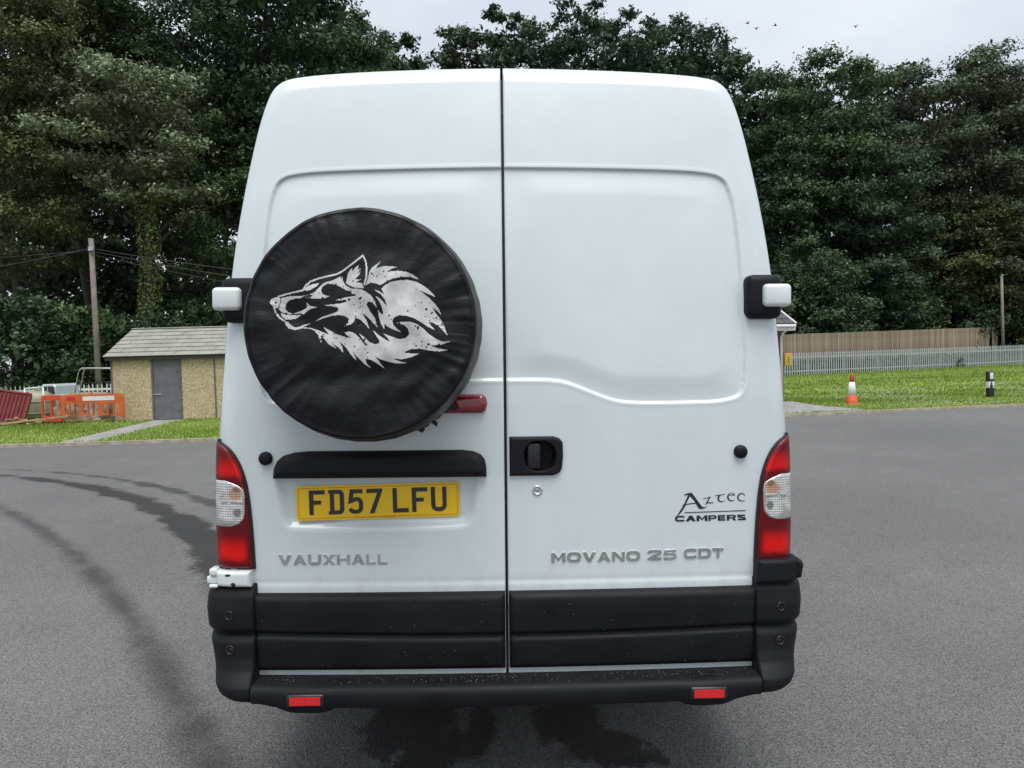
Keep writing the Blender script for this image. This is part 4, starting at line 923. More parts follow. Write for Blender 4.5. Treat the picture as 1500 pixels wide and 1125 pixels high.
for rs_, dyo in ((.3205, -.0010), (.3155, -.0006)):
    aa2 = np.linspace(0, 2 * math.pi, 161); u, v = rs_ * np.cos(aa2), rs_ * np.sin(aa2)
    tubes('seam', [([(a, float(b) + dyo, c) for a, b, c in zip(u, cover_y(u, v), v)], .0014 if dyo == -.0010 else .0008)], 'vinyl', sw, 5)
lathe('tyre', [(.20, .0), (.335, .0), (.340, -.03), (.340, -.10), (.30, -.12), (.2, -.12)], 'tyre', sw, 40, 'Y', (0, .005, 0))
boxo('mount', (-.06, .06, -.05, .06, -.06, .06), 'gloss_black', sw, .01)
# frayed hem at the lower right
rng = np.random.default_rng(5); V = []; F = []
ang = np.sort(rng.uniform(R(-72), R(-44), 26))
for i, a in enumerate(ang):
    L0 = rng.uniform(-.006, .006) + (.018 if rng.random() < .2 else 0); o = len(V)
    c, s = math.cos(a), math.sin(a); r0 = .334; w = rng.uniform(.006, .016)
    for (r, t, y) in ((r0, -w, -.09), (r0, w, -.09), (r0 + .012 + L0 * .6, w * .8, -.05), (r0 + .012 + L0, -w * .2, -.035), (r0 + .008, -w, -.05)): V.append((r * c - t * s, y, r * s + t * c))
    F.append(tuple(range(o, o + 5)))
mobj('frayed_hem', V, F, 'tyre', sw, False)
# printed wolf head: outlines in units of a 1500 x 1000 drawing, .18/514 m per unit
WOLF = [
 [(130, 402), (200, 388), (300, 386), (360, 376), (400, 356), (430, 322), (470, 283), (540, 264), (602, 232), (605, 265), (620, 300), (652, 330), (690, 352), (650, 346), (600, 318), (560, 297), (500, 290), (460, 312), (446, 342), (456, 370), (482, 385), (520, 386), (480, 406), (400, 411), (330, 402), (250, 404), (190, 422), (165, 452), (160, 490), (180, 515), (222, 526), (290, 502), (334, 480), (332, 440), (358, 466), (420, 478), (362, 490), (325, 512), (305, 534), (280, 522), (235, 528), (170, 526), (128, 512), (108, 488), (118, 462), (128, 430)],
 [(35, 432), (48, 408), (80, 394), (118, 400), (124, 418), (112, 462), (98, 482), (72, 474), (48, 455)],
 [(62, 468), (76, 472), (88, 515), (120, 552), (160, 582), (150, 590), (108, 562), (78, 522)],
 [(122, 520), (170, 532), (282, 537), (240, 566), (190, 572), (158, 572), (132, 548)],
 [(310, 340), (338, 312), (380, 294), (432, 287), (410, 312), (370, 336), (340, 347)],
 [(745, 138), (735, 182), (762, 168), (728, 212), (758, 194), (745, 226), (712, 258), (768, 256), (722, 282), (770, 288), (785, 328), (720, 326), (672, 308), (642, 286), (650, 240), (660, 200), (690, 165), (692, 190), (720, 160)],
 [(612, 228), (618, 270), (640, 305), (690, 334), (740, 330), (720, 340), (690, 346), (650, 330), (616, 298), (606, 262)],
 [(685, 352), (712, 336), (762, 336), (800, 356), (842, 388), (872, 432), (887, 488), (852, 442), (816, 435), (804, 458), (830, 512), (866, 562), (890, 642), (850, 600), (800, 548), (765, 524), (800, 582), (826, 656), (790, 612), (750, 576), (712, 560), (706, 590), (682, 616), (628, 629), (658, 602), (664, 570), (630, 548), (590, 540), (530, 546), (460, 566), (396, 590), (450, 556), (520, 532), (578, 512), (582, 482), (540, 471), (462, 463), (530, 455), (600, 449), (652, 434), (640, 420), (560, 424), (600, 408), (680, 395), (724, 387), (716, 372), (690, 374)],
 [(800, 306), (818, 255), (828, 205), (850, 165), (918, 116), (895, 148), (880, 172), (940, 154), (1072, 157), (1010, 172), (962, 200), (1050, 190), (1130, 202), (1182, 226), (1214, 257), (1150, 240), (1080, 240), (1010, 255), (950, 286), (915, 306), (870, 288), (832, 290)],
 [(925, 338), (948, 310), (1000, 281), (1060, 268), (1130, 262), (1190, 275), (1240, 300), (1290, 335), (1330, 375), (1350, 403), (1290, 376), (1222, 346), (1290, 400), (1340, 450), (1375, 495), (1396, 546), (1360, 510), (1326, 486), (1350, 530), (1390, 580), (1420, 640), (1444, 710), (1400, 660), (1360, 625), (1320, 602), (1294, 600), (1310, 625), (1346, 666), (1290, 640), (1230, 600), (1180, 570), (1120, 550), (1060, 546), (1020, 563), (1006, 590), (1015, 622), (1042, 652), (1082, 682), (1030, 666), (980, 642), (940, 610), (946, 662), (915, 612), (900, 550), (894, 502), (918, 532), (936, 538), (930, 490), (910, 440), (878, 392), (920, 420), (966, 472), (950, 420), (920, 380), (866, 342), (905, 354), (946, 380)],
 [(1040, 605), (1090, 597), (1150, 600), (1200, 616), (1250, 650), (1300, 700), (1350, 735), (1400, 755), (1467, 758), (1400, 780), (1308, 790), (1370, 812), (1447, 825), (1380, 836), (1300, 828), (1220, 812), (1150, 815), (1093, 841), (1150, 850), (1217, 852), (1150, 880), (1080, 895), (1003, 889), (1060, 912), (1112, 926), (1040, 929), (970, 915), (900, 890), (868, 870), (895, 905), (942, 972), (880, 925), (830, 895), (792, 890), (800, 930), (830, 962), (780, 930), (730, 880), (688, 822), (715, 880), (721, 907), (680, 860), (640, 800), (588, 752), (610, 800), (616, 840), (580, 800), (523, 758), (562, 807), (500, 770), (440, 693), (446, 762), (430, 740), (420, 700), (390, 665), (360, 648), (300, 641), (235, 657), (185, 642), (160, 612), (154, 584), (182, 592), (196, 612), (230, 634), (262, 632), (300, 616), (362, 602), (320, 622), (290, 634), (360, 640), (430, 664), (506, 697), (480, 662), (458, 633), (520, 666), (560, 690), (620, 712), (687, 723), (650, 705), (628, 681), (660, 671), (700, 680), (740, 716), (792, 782), (816, 786), (780, 745), (744, 688), (790, 720), (830, 760), (875, 776), (902, 766), (906, 745), (880, 710), (848, 658), (890, 695), (930, 725), (992, 759), (970, 725), (933, 688), (990, 711), (1060, 736), (1110, 726), (1140, 695), (1130, 654), (1100, 625)],
 stroke([(100, 390), (200, 366), (305, 342), (325, 307), (365, 272), (430, 247), (500, 230), (570, 214), (615, 190), (700, 126), (776, 66), (798, 110), (808, 180), (806, 240), (788, 305)], 13)]
US = .18 / 506; st = .0016
gx = np.arange(-.31, .31, st); gz = np.arange(-.22, .22, st); GX, GZ = np.meshgrid(gx, gz)      # vertex grid, local u, v
cxm, czm = GX[:-1, :-1] + st / 2, GZ[:-1, :-1] + st / 2
# drawing centre: photo (529, 479) is the middle of the cover
DX = cxm / US + (529 - 395) / .18; DZ = (479 - 370) / .18 - czm / US
keep = np.zeros(cxm.shape, bool)
for P_ in WOLF: keep |= inpoly(DX, DZ, P_)
# worn specks
rs2 = np.random.default_rng(3)
for _ in range(330):
    a, b = rs2.uniform(40, 1450), rs2.uniform(150, 900); s = rs2.uniform(3, 7.5) * (1 if rs2.random() < .8 else 1.5)
    if (math.sin(a * .011) + math.sin(b * .017 + a * .004)) > -.5: keep &= ~(((DX - a) ** 2 + (DZ - b) ** 2) < s * s)
ii, jj = np.nonzero(keep); nc = GX.shape[1]; q = np.stack([ii * nc + jj, ii * nc + jj + 1, (ii + 1) * nc + jj + 1, (ii + 1) * nc + jj], 1)
us, inv = np.unique(q, return_inverse=True); uu, vv = GX.ravel()[us], GZ.ravel()[us]
fast_mesh('emblem', np.c_[uu, cover_y(uu, vv) - .0009, vv], inv.reshape(-1, 4), 'print', sw)
bpy.data.objects['emblem']['label'] = 'pale grey wolf head print facing left'
# little tear left of the ear
bm = bmesh.new(); tp = [(-.165, .068), (-.150, .074), (-.138, .072), (-.128, .080), (-.140, .081), (-.152, .078), (-.160, .074)]
vs = [bm.verts.new((a, float(cover_y(np.array(a), np.array(b))) - .002, b)) for a, b in tp]; bm.faces.new(vs); bobj('tear', bm, 'gloss_black', sw)

# rain drops standing on the black plastic and the doors
def dome(n, xyz, nrm, rad, m, name, parent):
    V = []; F = []; prof = [(1, 0), (.8, .38), (.42, .6), (0, .68)]
    P = np.asarray(xyz); N = np.asarray(nrm, float); N /= np.linalg.norm(N, axis=1)[:, None]
    Tn = np.cross(N, np.array([.3, .7, .2])); Tn /= np.linalg.norm(Tn, axis=1)[:, None]; Bn = np.cross(N, Tn); s = np.asarray(rad)[:, None]
    pts = []
    for r, h in prof[:-1]:
        for k in range(6): t = k * math.pi / 3; pts.append(P + s * (Tn * r * math.cos(t) + Bn * r * math.sin(t) + N * h))
    pts.append(P + s * N * .68); V = np.stack(pts, 1).reshape(-1, 3); m_ = 19; f = []
    for i in range(2):
        for k in range(6): f += [(i * 6 + k, i * 6 + (k + 1) % 6, (i + 1) * 6 + (k + 1) % 6), (i * 6 + k, (i + 1) * 6 + (k + 1) % 6, (i + 1) * 6 + k)]
    for k in range(6): f.append((12 + k, 12 + (k + 1) % 6, 18))
    F = (np.arange(len(P))[:, None, None] * m_ + np.array(f)[None]).reshape(-1, 3)
    o = fast_mesh(name, V, F, m, parent); o['kind'] = 'stuff'; return o
rg = np.random.default_rng(8); P = []; N = []; Rd = []
for _ in range(260):     # on the step
    x = rg.uniform(-.78, .78); y = rg.uniform(-.09, -.035); P.append((x, y + .024 * (x / .8) ** 2, .4855)); N.append((0, 0, 1)); Rd.append(rg.uniform(.0006, .0014))
for sx in (-1, 1):
    for _ in range(90): P.append((sx * rg.uniform(.82, .92), rg.uniform(.01, .06), .787)); N.append((0, 0, 1)); Rd.append(rg.uniform(.0008, .0022))
for _ in range(60):
    x = rg.uniform(.02, .79) * rg.choice([-1, 1]); z = rg.uniform(.51, .73); y = float(base_y(x, z)) - .034 + float(cladx(np.array(x), np.array(z), 0)); P.append((x, y, z)); N.append((0, -1, 0)); Rd.append(rg.uniform(.0005, .0011))
dome(len(P), P, N, Rd, 'drop', 'rain_drops', van)

# ------------------------------------------------------------------ shed
def pebble(k, b):
    co = k.coord(); v = k.voro(38, co, 'Color'); s = k.new('ShaderNodeSeparateColor'); k.link(v, s.inputs[0])
    k.link(k.ramp(s.outputs[0], [(0, (.34, .265, .15)), (.45, (.46, .365, .215)), (1, (.62, .52, .34))]), b.inputs['Base Color'])
    k.link(k.bump(k.voro(38, co), .8, .012), b.inputs['Normal'])
M['pebble'] = mat('pebble_dash', (.42, .3, .15), .9, fn=pebble)
def rooff(k, b):
    co = k.coord(); f = k.noise(2.2, 5, .65, co); k.link(k.mix(k.maprange(f, .3, .7), (.225, .222, .19), (.305, .302, .26)), b.inputs['Base Color'])
M['roof_felt'] = mat('weathered_roof_sheet', (.22, .23, .21), .9, fn=rooff, bumps=None)
M['grey_paint'] = mat('grey_painted_steel', (.125, .130, .145), .55, var=.15, vscale=5)
M['dark_wood'] = mat('dark_timber', (.035, .031, .027), .85, var=.3, vscale=6)
M['frame_grey'] = mat('grey_frame_paint', (.11, .115, .12), .6, var=.2)
shed = empty('shed', (-10.43, 17.2, .04), (0, 0, R(1.5))); tag(shed, 'pebble-dashed shed with grey steel door and pale sheet roof', 'shed')
SWd, SD, SHt = 4.2, 3.1, 1.64
boxo('wall', (.02, 1.02, 0, .10, 0, SHt), 'pebble', shed); boxo('wall', (1.80, SWd, 0, .10, 0, SHt), 'pebble', shed)
boxo('wall', (0, .10, .103, SD, 0, SHt), 'pebble', shed); boxo('wall', (SWd - .1, SWd, .103, SD, 0, SHt), 'pebble', shed); boxo('wall', (.103, SWd - .103, SD - .1, SD, 0, SHt), 'pebble', shed)
for sx in (0, SWd - .06): mobj('gable', [(sx, 0, SHt), (sx, SD, SHt), (sx, SD / 2, SHt + .70), (sx + .06, 0, SHt), (sx + .06, SD, SHt), (sx + .06, SD / 2, SHt + .70)], [(0, 1, 2), (5, 4, 3), (0, 2, 5, 3), (1, 4, 5, 2), (0, 3, 4, 1)], 'dark_wood', shed, False)
boxo('corner_post', (-.02, .018, -.02, .05, 0, SHt), 'frame_grey', shed); boxo('corner_post', (2.64, 2.68, -.012, -.002, 0, SHt), 'frame_grey', shed)
fr = empty('door', (1.02, 0, 0)); fr.parent = shed
boxo('frame', (0, .05, -.02, .09, 0, SHt), 'frame_grey', fr); boxo('frame', (.73, .78, -.02, .09, 0, SHt), 'frame_grey', fr); boxo('frame', (.05, .73, -.02, .09, SHt - .05, SHt), 'frame_grey', fr)
boxo('panel', (.053, .727, -.006, .03, .02, SHt - .053), 'grey_paint', fr, .004, 1); boxo('rail', (.06, .72, -.014, -.006, 1.42, 1.45), 'grey_paint', fr)
boxo('bolt', (.04, .25, -.03, -.014, .67, .695), 'steel', fr, .004, 1); boxo('hinge', (.66, .75, -.028, -.0065, 1.28, 1.33), 'frame_grey', fr); boxo('hinge', (.66, .75, -.028, -.0065, .25, .30), 'frame_grey', fr)
boxo('fascia', (-.10, SWd + .10, -.13, -.10, SHt - .05, SHt + .065), 'dark_wood', shed)
pitch = math.atan2(.70, SD / 2); NR = 7; rl = (SD / 2 + .16) / math.cos(pitch)
rf = empty('roof', (0, 0, 0)); rf.parent = shed
for s in (0, 1):
    mtx = (Matrix.Translation((0, -.14, SHt + .01 - .14 * math.tan(pitch) + .075)) @ Matrix.Rotation(pitch, 4, 'X')) if s == 0 else (Matrix.Translation((0, SD + .14, SHt + .01 - .14 * math.tan(pitch) + .075)) @ Matrix.Rotation(-pitch, 4, 'X'))
    for i in range(NR):
        y0, y1 = rl * i / NR, rl * (i + 1) / NR + .06
        if s: y0, y1 = -y1, -y0
        x = -.14 - .25 * (i % 2)
        while x < SWd + .14:
            xa, xb = max(-.14, x), min(SWd + .14, x + .6); x += .605
            if xb - xa < .05: continue
            tl = Matrix.Translation((0, 0, 0)) @ mtx @ Matrix.Translation((0, 0, .012 + .001 * i)) 
            bm = bmesh.new(); box(bm, xa, xb - .006, y0, y1, 0, .012 + random.uniform(0, .004))
            for v in bm.verts: v.co.z += .020 * (1 - ((v.co.y - y0) / (y1 - y0) if s == 0 else (y1 - v.co.y) / (y1 - y0))); v.co = tl @ v.co
            bobj('shingle', bm, 'roof_felt', rf)
tubes('ridge', [([(-.14, SD / 2, SHt + .81), (SWd + .14, SD / 2, SHt + .81)], .05)], 'roof_felt', rf, 8)

# ------------------------------------------------------------------ telegraph poles and wires
M['pole'] = mat('weathered_pole_timber', (.20, .175, .155), .9, var=.25, vscale=3, bumps=(20, .5, .02))
M['wire'] = mat('black_cable', (.02, .02, .02), .6)
pl_ = empty('telegraph_pole', (-14.2, 23.4, .0)); tag(pl_, 'weathered grey telegraph pole with cables beside the shed', 'pole')
tubes('post', [([(0, 0, -.2), (.0, 0, 3), (-.02, 0, 5.85)], [.10, .092, .082])], 'pole', pl_, 14)
lst = []
for i in range(8): lst.append(([(0, 0, 1.9 + i * .42), ((.24 if i % 2 else -.24), -.02, 1.9 + i * .42)], .012))
tubes('step_peg', lst[:1], 'wire', pl_, 6)
for q in lst[1:]: tubes('step_peg', [q], 'wire', pl_, 6)
boxo('bracket', (-.05, .12, -.16, -.10, 5.42, 5.55), 'steel', pl_)
def wire(name, label, a, b, sag, r=.012, grp=None):
    pts = [Vector(a).lerp(Vector(b), t) - Vector((0, 0, sag * 4 * t * (1 - t))) for t in np.linspace(0, 1, 18)]
    return tag(tubes(name, [(pts, r)], 'wire', None, 5), label, 'cable', grp)
wire('overhead_cable', 'upper black cable from the pole top sagging to the right', (-14.2, 23.3, 5.5), (6, 27, 3.9), .55, .014)
wire('overhead_cable', 'middle black cable from the pole top sagging to the right', (-14.2, 23.3, 5.42), (6, 26.5, 3.5), .7, .014)
wire('overhead_cable', 'lowest thin cable from the pole to the right, under the others', (-14.2, 23.3, 5.3), (6, 26, 2.2), .5, .01)
wire('overhead_cable', 'thick black cable from the pole top running out to the left', (-14.2, 23.3, 5.5), (-30, 20, 3.6), .5, .018)
wire('overhead_cable', 'thin black cable from the pole top running out to the left', (-14.2, 23.3, 5.44), (-30, 21, 5.3), .35, .012)
pr_ = empty('telegraph_pole', (32.3, 46.9, 0)); tag(pr_, 'slim grey pole standing behind the palisade at the right', 'pole')
tubes('post', [([(0, 0, -.2), (-.12, 0, 5.9)], [.10, .075])], 'pole', pr_, 12); boxo('cap', (-.20, -.04, -.08, .08, 5.88, 5.93), 'steel', pr_)
wire('overhead_cable', 'thin pale cable crossing the dark wood at the right', (14, 41, 5.9), (40, 46, 9.0), .5, .012)

# ------------------------------------------------------------------ palisade, timber fence, pickets
M['palisade'] = mat('galvanised_palisade', (.42, .45, .47), .5, metal=.1, var=.12, vscale=2)
M['fence_wood'] = mat('weathered_fence_timber', (.27, .20, .135), .9, var=.3, vscale=2.5)
FB = [(.27, .21, .145), (.32, .25, .175), (.29, .225, .16), (.36, .285, .205), (.24, .185, .13)]
for i, c in enumerate(FB): M['fb%d' % i] = mat('fence_board_%d' % i, c, .9, var=.2, vscale=3)
pf = empty('palisade_fence', (0, 0, 0)); tag(pf, 'grey galvanised palisade fence across the grass at the right', 'fence')
A, B = Vector((13.2, 35.95, .03)), Vector((35.5, 47.2, .03)); Ln = (B - A).length; dv = (B - A).normalized(); ang = math.atan2(dv.y, dv.x)
bm = bmesh.new()
box(bm, -.034, .034, -.02, .0, .04, 1.10)
for v in list(bm.verts):
    pass
bmesh.ops.create_cone(bm, cap_ends=True, segments=4, radius1=.040, radius2=.004, depth=.12, matrix=Matrix.Translation((0, -.01, 1.16)) @ Matrix.Rotation(R(45), 4, 'Z') @ Matrix.Diagonal((1, 1, 1, 1)))
pale = bobj('pale', bm, 'palisade', pf); npal = int(Ln / .172)
for i in range(npal):
    p = A + dv * (i * .172); hz = 1.0 + .08 * i / npal + random.uniform(-.008, .008)
    o = pale if i == 0 else copyo(pale, pf); o.location = p; o.rotation_euler = (0, random.uniform(-.008, .008), ang); o.scale = (1, 1, hz)
mt = Matrix.Translation(A) @ Matrix.Rotation(ang, 4, 'Z')
for z in (.22, .95): boxo('rail', (-.1, Ln, .001, .045, z, z + .055), 'palisade', pf, mtx=mt)
for i in range(int(Ln / 2.75) + 1): boxo('post', (i * 2.75 - .03, i * 2.75 + .03, .046, .12, -.05, 1.15), 'palisade', pf, mtx=mt)
tf = empty('timber_fence', (0, 0, 0)); tag(tf, 'tall close-boarded brown timber fence behind the palisade', 'fence')
A2, B2 = Vector((13.6, 39.6, 0)), Vector((33.2, 49.6, 0)); L2 = (B2 - A2).length; d2 = (B2 - A2).normalized(); an2 = math.atan2(d2.y, d2.x)
bds = []
for i in range(5):
    bm = bmesh.new(); box(bm, -.072, .072, -.011, .011, 0, 1.0); bds.append(bobj('board', bm, 'fb%d' % i, tf))
nb_ = int(L2 / .15); used = set()
def board(p, an, hz, i):
    k = random.randrange(5); o = bds[k] if k not in used else copyo(bds[k], tf); used.add(k)
    o.location = p + Vector((0, random.uniform(0, .016), 0)); o.rotation_euler = (0, random.uniform(-.006, .006), an + R(4)); o.scale = (1, 1, hz)
for i in range(nb_): board(A2 + d2 * i * .15, an2, 2.24 + .34 * i / nb_ + random.uniform(-.012, .012), i)
d3 = Vector((.80, .6, 0)).normalized(); a3 = math.atan2(.6, .8) + R(14)
for i in range(14): board(B2 + Vector((.1 + i * .13, i * .16, 0)), a3, 2.5 - i * .02, i)
for z in (.4, 1.9): boxo('rail', (0, L2, .03, .08, z, z + .08), 'fence_wood', tf, mtx=Matrix.Translation(A2) @ Matrix.Rotation(an2, 4, 'Z'))
M['white_wood'] = mat('white_picket_paint', (.62, .64, .62), .6, var=.15)
wf = empty('picket_fence', (0, 0, 0)); tag(wf, 'white pointed picket fence behind the junk heap', 'fence')
bm = bmesh.new(); box(bm, -.04, .04, -.012, .012, 0, .82); 
top = [v for v in bm.verts if v.co.z > .8]
for v in top: v.co.x *= .25; 
for v in top: v.co.z += .05
pk0 = bobj('picket', bm, 'white_wood', wf)
for i in range(52):
    o = pk0 if i == 0 else copyo(pk0, wf); o.location = (-19.5 + i * .142, 22.2 + i * .018, .03); o.scale = (1, 1, 1.0 + random.uniform(-.02, .02)); o.rotation_euler = (0, random.uniform(-.02, .02), 0)
boxo('rail', (-19.6, -12.1, 22.55, 22.60, .30, .37), 'white_wood', wf); boxo('rail', (-19.6, -12.1, 22.55, 22.60, .70, .77), 'white_wood', wf)

# ------------------------------------------------------------------ cone, marker post
M['cone_orange'] = mat('faded_orange_plastic', (.58, .09, .035), .6, var=.12)
M['cone_white'] = mat('white_reflective_sleeve', (.72, .73, .72), .5, var=.08)
cn = empty('traffic_cone', (8.42, 16.2, .045)); cn.scale = (.72, .72, 1.0); tag(cn, 'orange traffic cone with white sleeve on the grass at the right', 'traffic cone')
boxo('base', (-.22, .22, -.22, .22, 0, .05), 'cone_orange', cn, .02, 3)
lathe('lower_cone', [(.195, .05), (.185, .07), (.1475, .26)], 'cone_orange', cn, 28); lathe('sleeve', [(.1505, .26), (.094, .575)], 'cone_white', cn, 28); lathe('tip', [(.092, .575), (.057, .76), (.05, .785), (.036, .785), (.034, .72)], 'cone_orange', cn, 28)
M['post_black'] = mat('black_post_plastic', (.02, .02, .022), .5); M['post_white'] = mat('white_post_paint', (.70, .70, .68), .6, var=.1)
bo = empty('marker_post', (12.52, 17.25, .03), (0, R(-1), R(10))); tag(bo, 'black and white verge marker post on the grass at the right', 'marker post')
boxo('shaft', (-.085, .085, -.06, .06, 0, .72), 'post_black', bo, .02, 3)
bm = bmesh.new(); box(bm, -.0865, .0865, -.0615, .0615, .28, .47, .02, 3)
bobj('white_band', bm, 'post_white', bo, True); boxo('reflector', (-.048, .048, -.068, -.058, .52, .69), 'post_white', bo, .006, 2)
flat('chip', [[(-.06, .30), (-.02, .29), (.03, .31), (.035, .36), (.0, .38), (.02, .42), (-.01, .45), (-.045, .43), (-.03, .39), (-.06, .36)]], -.0616, .002, 'post_black', bo)

# ------------------------------------------------------------------ small brick building with a yellow box, beside the van
def brick(k, b):
    t = k.new('ShaderNodeTexBrick'); t.inputs['Scale'].default_value = 1; t.inputs['Brick Width'].default_value = .225; t.inputs['Row Height'].default_value = .075; t.inputs['Mortar Size'].default_value = .008
    t.inputs['Color1'].default_value = (.23, .095, .055, 1); t.inputs['Color2'].default_value = (.16, .07, .045, 1); t.inputs['Mortar'].default_value = (.3, .27, .23, 1)
    m_ = k.new('ShaderNodeMapping'); m_.inputs['Rotation'].default_value = (R(90), 0, 0); k.link(k.coord(), m_.inputs['Vector']); k.link(m_.outputs[0], t.inputs['Vector']); k.link(t.outputs[0], b.inputs['Base Color']); k.link(k.bump(t.outputs['Fac'], -.5, .01), b.inputs['Normal'])
M['brick'] = mat('red_brick', (.25, .1, .06), .9, fn=brick)
M['slate'] = mat('grey_roof_tiles', (.075, .07, .075), .8, var=.25, vscale=4); M['upvc'] = mat('white_fascia', (.74, .75, .74), .4)
hs = empty('brick_hut', (7.46, 18.2, .04), (0, 0, R(24))); tag(hs, 'small brick building with grey tiled roof and white fascia behind the van', 'building')
boxo('wall', (-4.2, .0, 0, 3.4, 0, 2.1), 'brick', hs)
for gx in (-4.2, -.1): mobj('gable', [(gx, 0, 2.1), (gx, 3.4, 2.1), (gx, 1.7, 3.2), (gx + .1, 0, 2.1), (gx + .1, 3.4, 2.1), (gx + .1, 1.7, 3.2)], [(0, 2, 1), (3, 4, 5), (0, 3, 5, 2), (1, 2, 5, 4), (0, 1, 4, 3)], 'brick', hs, False)
hp = R(33); ridge = 2.1 + 1.95 * math.tan(hp)
for s in (0, 1):
    mtx = (Matrix.Translation((0, -.25, 2.06)) @ Matrix.Rotation(hp, 4, 'X')) if s == 0 else (Matrix.Translation((0, 3.65, 2.06)) @ Matrix.Rotation(-hp, 4, 'X'))
    rl2 = 1.95 / math.cos(hp)
    for i in range(9):
        y0, y1 = rl2 * i / 9, rl2 * (i + 1) / 9 + .05
        if s: y0, y1 = -y1, -y0
        for j in range(15):
            bm = bmesh.new(); box(bm, -4.35 + j * .3, -4.35 + j * .3 + .294, y0, y1, .04 + .018 * (1 - (.5)), .058 + .004 * (j % 3))
            for v in bm.verts: v.co.z += .02 * (1 - ((v.co.y - y0) / (y1 - y0) if s == 0 else (y1 - v.co.y) / (y1 - y0))); v.co = mtx @ v.co
            bobj('roof_tile', bm, 'slate', hs)
    bm = bmesh.new(); box(bm, .155, .20, 0 if s == 0 else -rl2, rl2 if s == 0 else 0, -.02, .10, mtx=mtx); bobj('barge_board', bm, 'upvc', hs)
boxo('fascia', (-4.35, .153, -.29, -.26, 1.93, 2.10), 'upvc', hs); boxo('soffit', (-4.35, .16, -.258, -.002, 1.93, 1.96), 'upvc', hs); boxo('gutter', (-4.35, .12, -.37, -.292, 2.02, 2.09), 'upvc', hs, .02, 2)
tubes('downpipe', [([(-.13, -.33, 2.0), (-.13, -.1, 1.85), (-.13, -.06, 1.75), (-.13, -.06, .05)], .034)], 'upvc', hs, 10)
M['yellow_box'] = mat('yellow_cabinet', (.62, .38, .03), .4); M['green_label'] = mat('green_label', (.06, .30, .14), .5)
ab = empty('wall_cabinet', (7.62, 18.28, 1.02)); tag(ab, 'small yellow cabinet with green label fixed to the brick corner', 'cabinet')
boxo('case', (-.14, .06, -.10, .08, 0, .34), 'yellow_box', ab, .02, 3); boxo('label_plate', (-.05, -.01, -.104, -.0995, .08, .24), 'green_label', ab)

# ------------------------------------------------------------------ the junk heap left of the shed
M['barrier'] = mat('orange_barrier_plastic', (.56, .115, .025), .55, var=.15, vscale=3); M['barrier2'] = mat('red_orange_barrier_plastic', (.55, .065, .02), .55, var=.12, vscale=3)
M['tape_red'] = mat('red_reflective', (.55, .02, .03), .4); M['tape_white'] = mat('white_reflective', (.66, .66, .66), .4, var=.1)
def ov(x0, x1, z0, z1, r, n=5):
    return [(x0 + (x1 - x0) / 2 + p[0], z0 + (z1 - z0) / 2 + p[1]) for p in rrect(x1 - x0, z1 - z0, r, n)]
def solid(name, loops, y0, th, m, parent):
    o = flat(name, loops, y0, th, m, parent); s = flat(name + '_back', [lp for lp in loops], y0 + .0005, .0, m, parent) if False else None; return o
def barrier(loc, rz, label, m, wdt, holes, tape=True, tilt=0):
    r = empty('plastic_barrier', loc, (R(tilt), 0, rz)); tag(r, label, 'barrier', 'plastic barriers by the junk heap')
    H = .74; outer = ov(0, wdt, .06, H, .07)
    lp = [outer]
    for (x0, x1, n) in holes:
        ww = (x1 - x0 - .03 * (n - 1)) / n
        for k in range(n):
            a = x0 + k * (ww + .03); z0, z1 = .20, .52
            c = .5 * ww if n == 1 else .06; L_ = .12 if k == 0 else .012; Rr = .12 if k == n - 1 else .012
            P = []
            if not tape: z0, z1, L_, Rr = .20, .60, .012, .012
            for cx, cz, a0, rr_ in ((a + ww - min(Rr, ww), z1 - Rr, 0, Rr), (a + min(L_, ww), z1 - L_, 90, L_), (a + min(L_, ww), z0 + L_, 180, L_), (a + ww - min(Rr, ww), z0 + Rr, 270, Rr)):
                for q in range(5): t = R(a0 + 22.5 * q); P.append((cx + min(rr_, ww) * math.cos(t), cz + rr_ * math.sin(t)))
            lp.append(P[::-1])
    o = flat('panel', lp, .02, .045, m, r); md = o.modifiers.new('bevel', 'BEVEL'); md.width = .006; md.segments = 2; md.limit_method = 'ANGLE'
    for fx in (wdt * .22, wdt * .78): boxo('foot', (fx - .04, fx + .04, -.22, .24, 0, .058), 'tyre', r, .01, 1)
    if tape:
        boxo('red_strip', (.15, .36, -.030, -.0255, .59, .69), 'tape_red', r); boxo('white_strip', (.55, wdt - .22, -.030, -.0255, .58, .69), 'tape_white', r)
    return r
barrier((-11.50, 16.72, .045), R(4), 'long orange plastic barrier with red and white strip beside the shed', 'barrier', 1.55, [(.09, .47, 3), (.54, .92, 3), (1.02, 1.42, 3)])
barrier((-12.08, 16.86, .045), R(-4), 'short red-orange barrier with open frame in front of the green tank', 'barrier2', .56, [(.05, .24, 1), (.29, .51, 1)], tape=False)
def tankm(k, b):
    co = k.coord(); f = k.noise(3, 6, .6, k.coord((1, 1, .3))); k.link(k.mix(k.maprange(f, .3, .7), (.20, .215, .115), (.31, .32, .20)), b.inputs['Base Color'])
M['tank'] = mat('faded_green_tank', (.25, .26, .15), .55, fn=tankm)
tk = empty('storage_tank', (-12.93, 18.1, .06)); tk.scale = (.72, .72, .84); tag(tk, 'rounded pale green storage tank behind the barriers', 'tank')
prf = [(.30, 0), (.42, .03), (.50, .12), (.53, .25), (.545, .45), (.54, .62), (.50, .76), (.42, .86), (.30, .93), (.14, .97), (.10, .975)]
lathe('shell', prf, 'tank', tk, 40); lathe('lid', [(.13, .965), (.13, 1.01), (.11, 1.03), (0, 1.035)], 'tank', tk, 24)
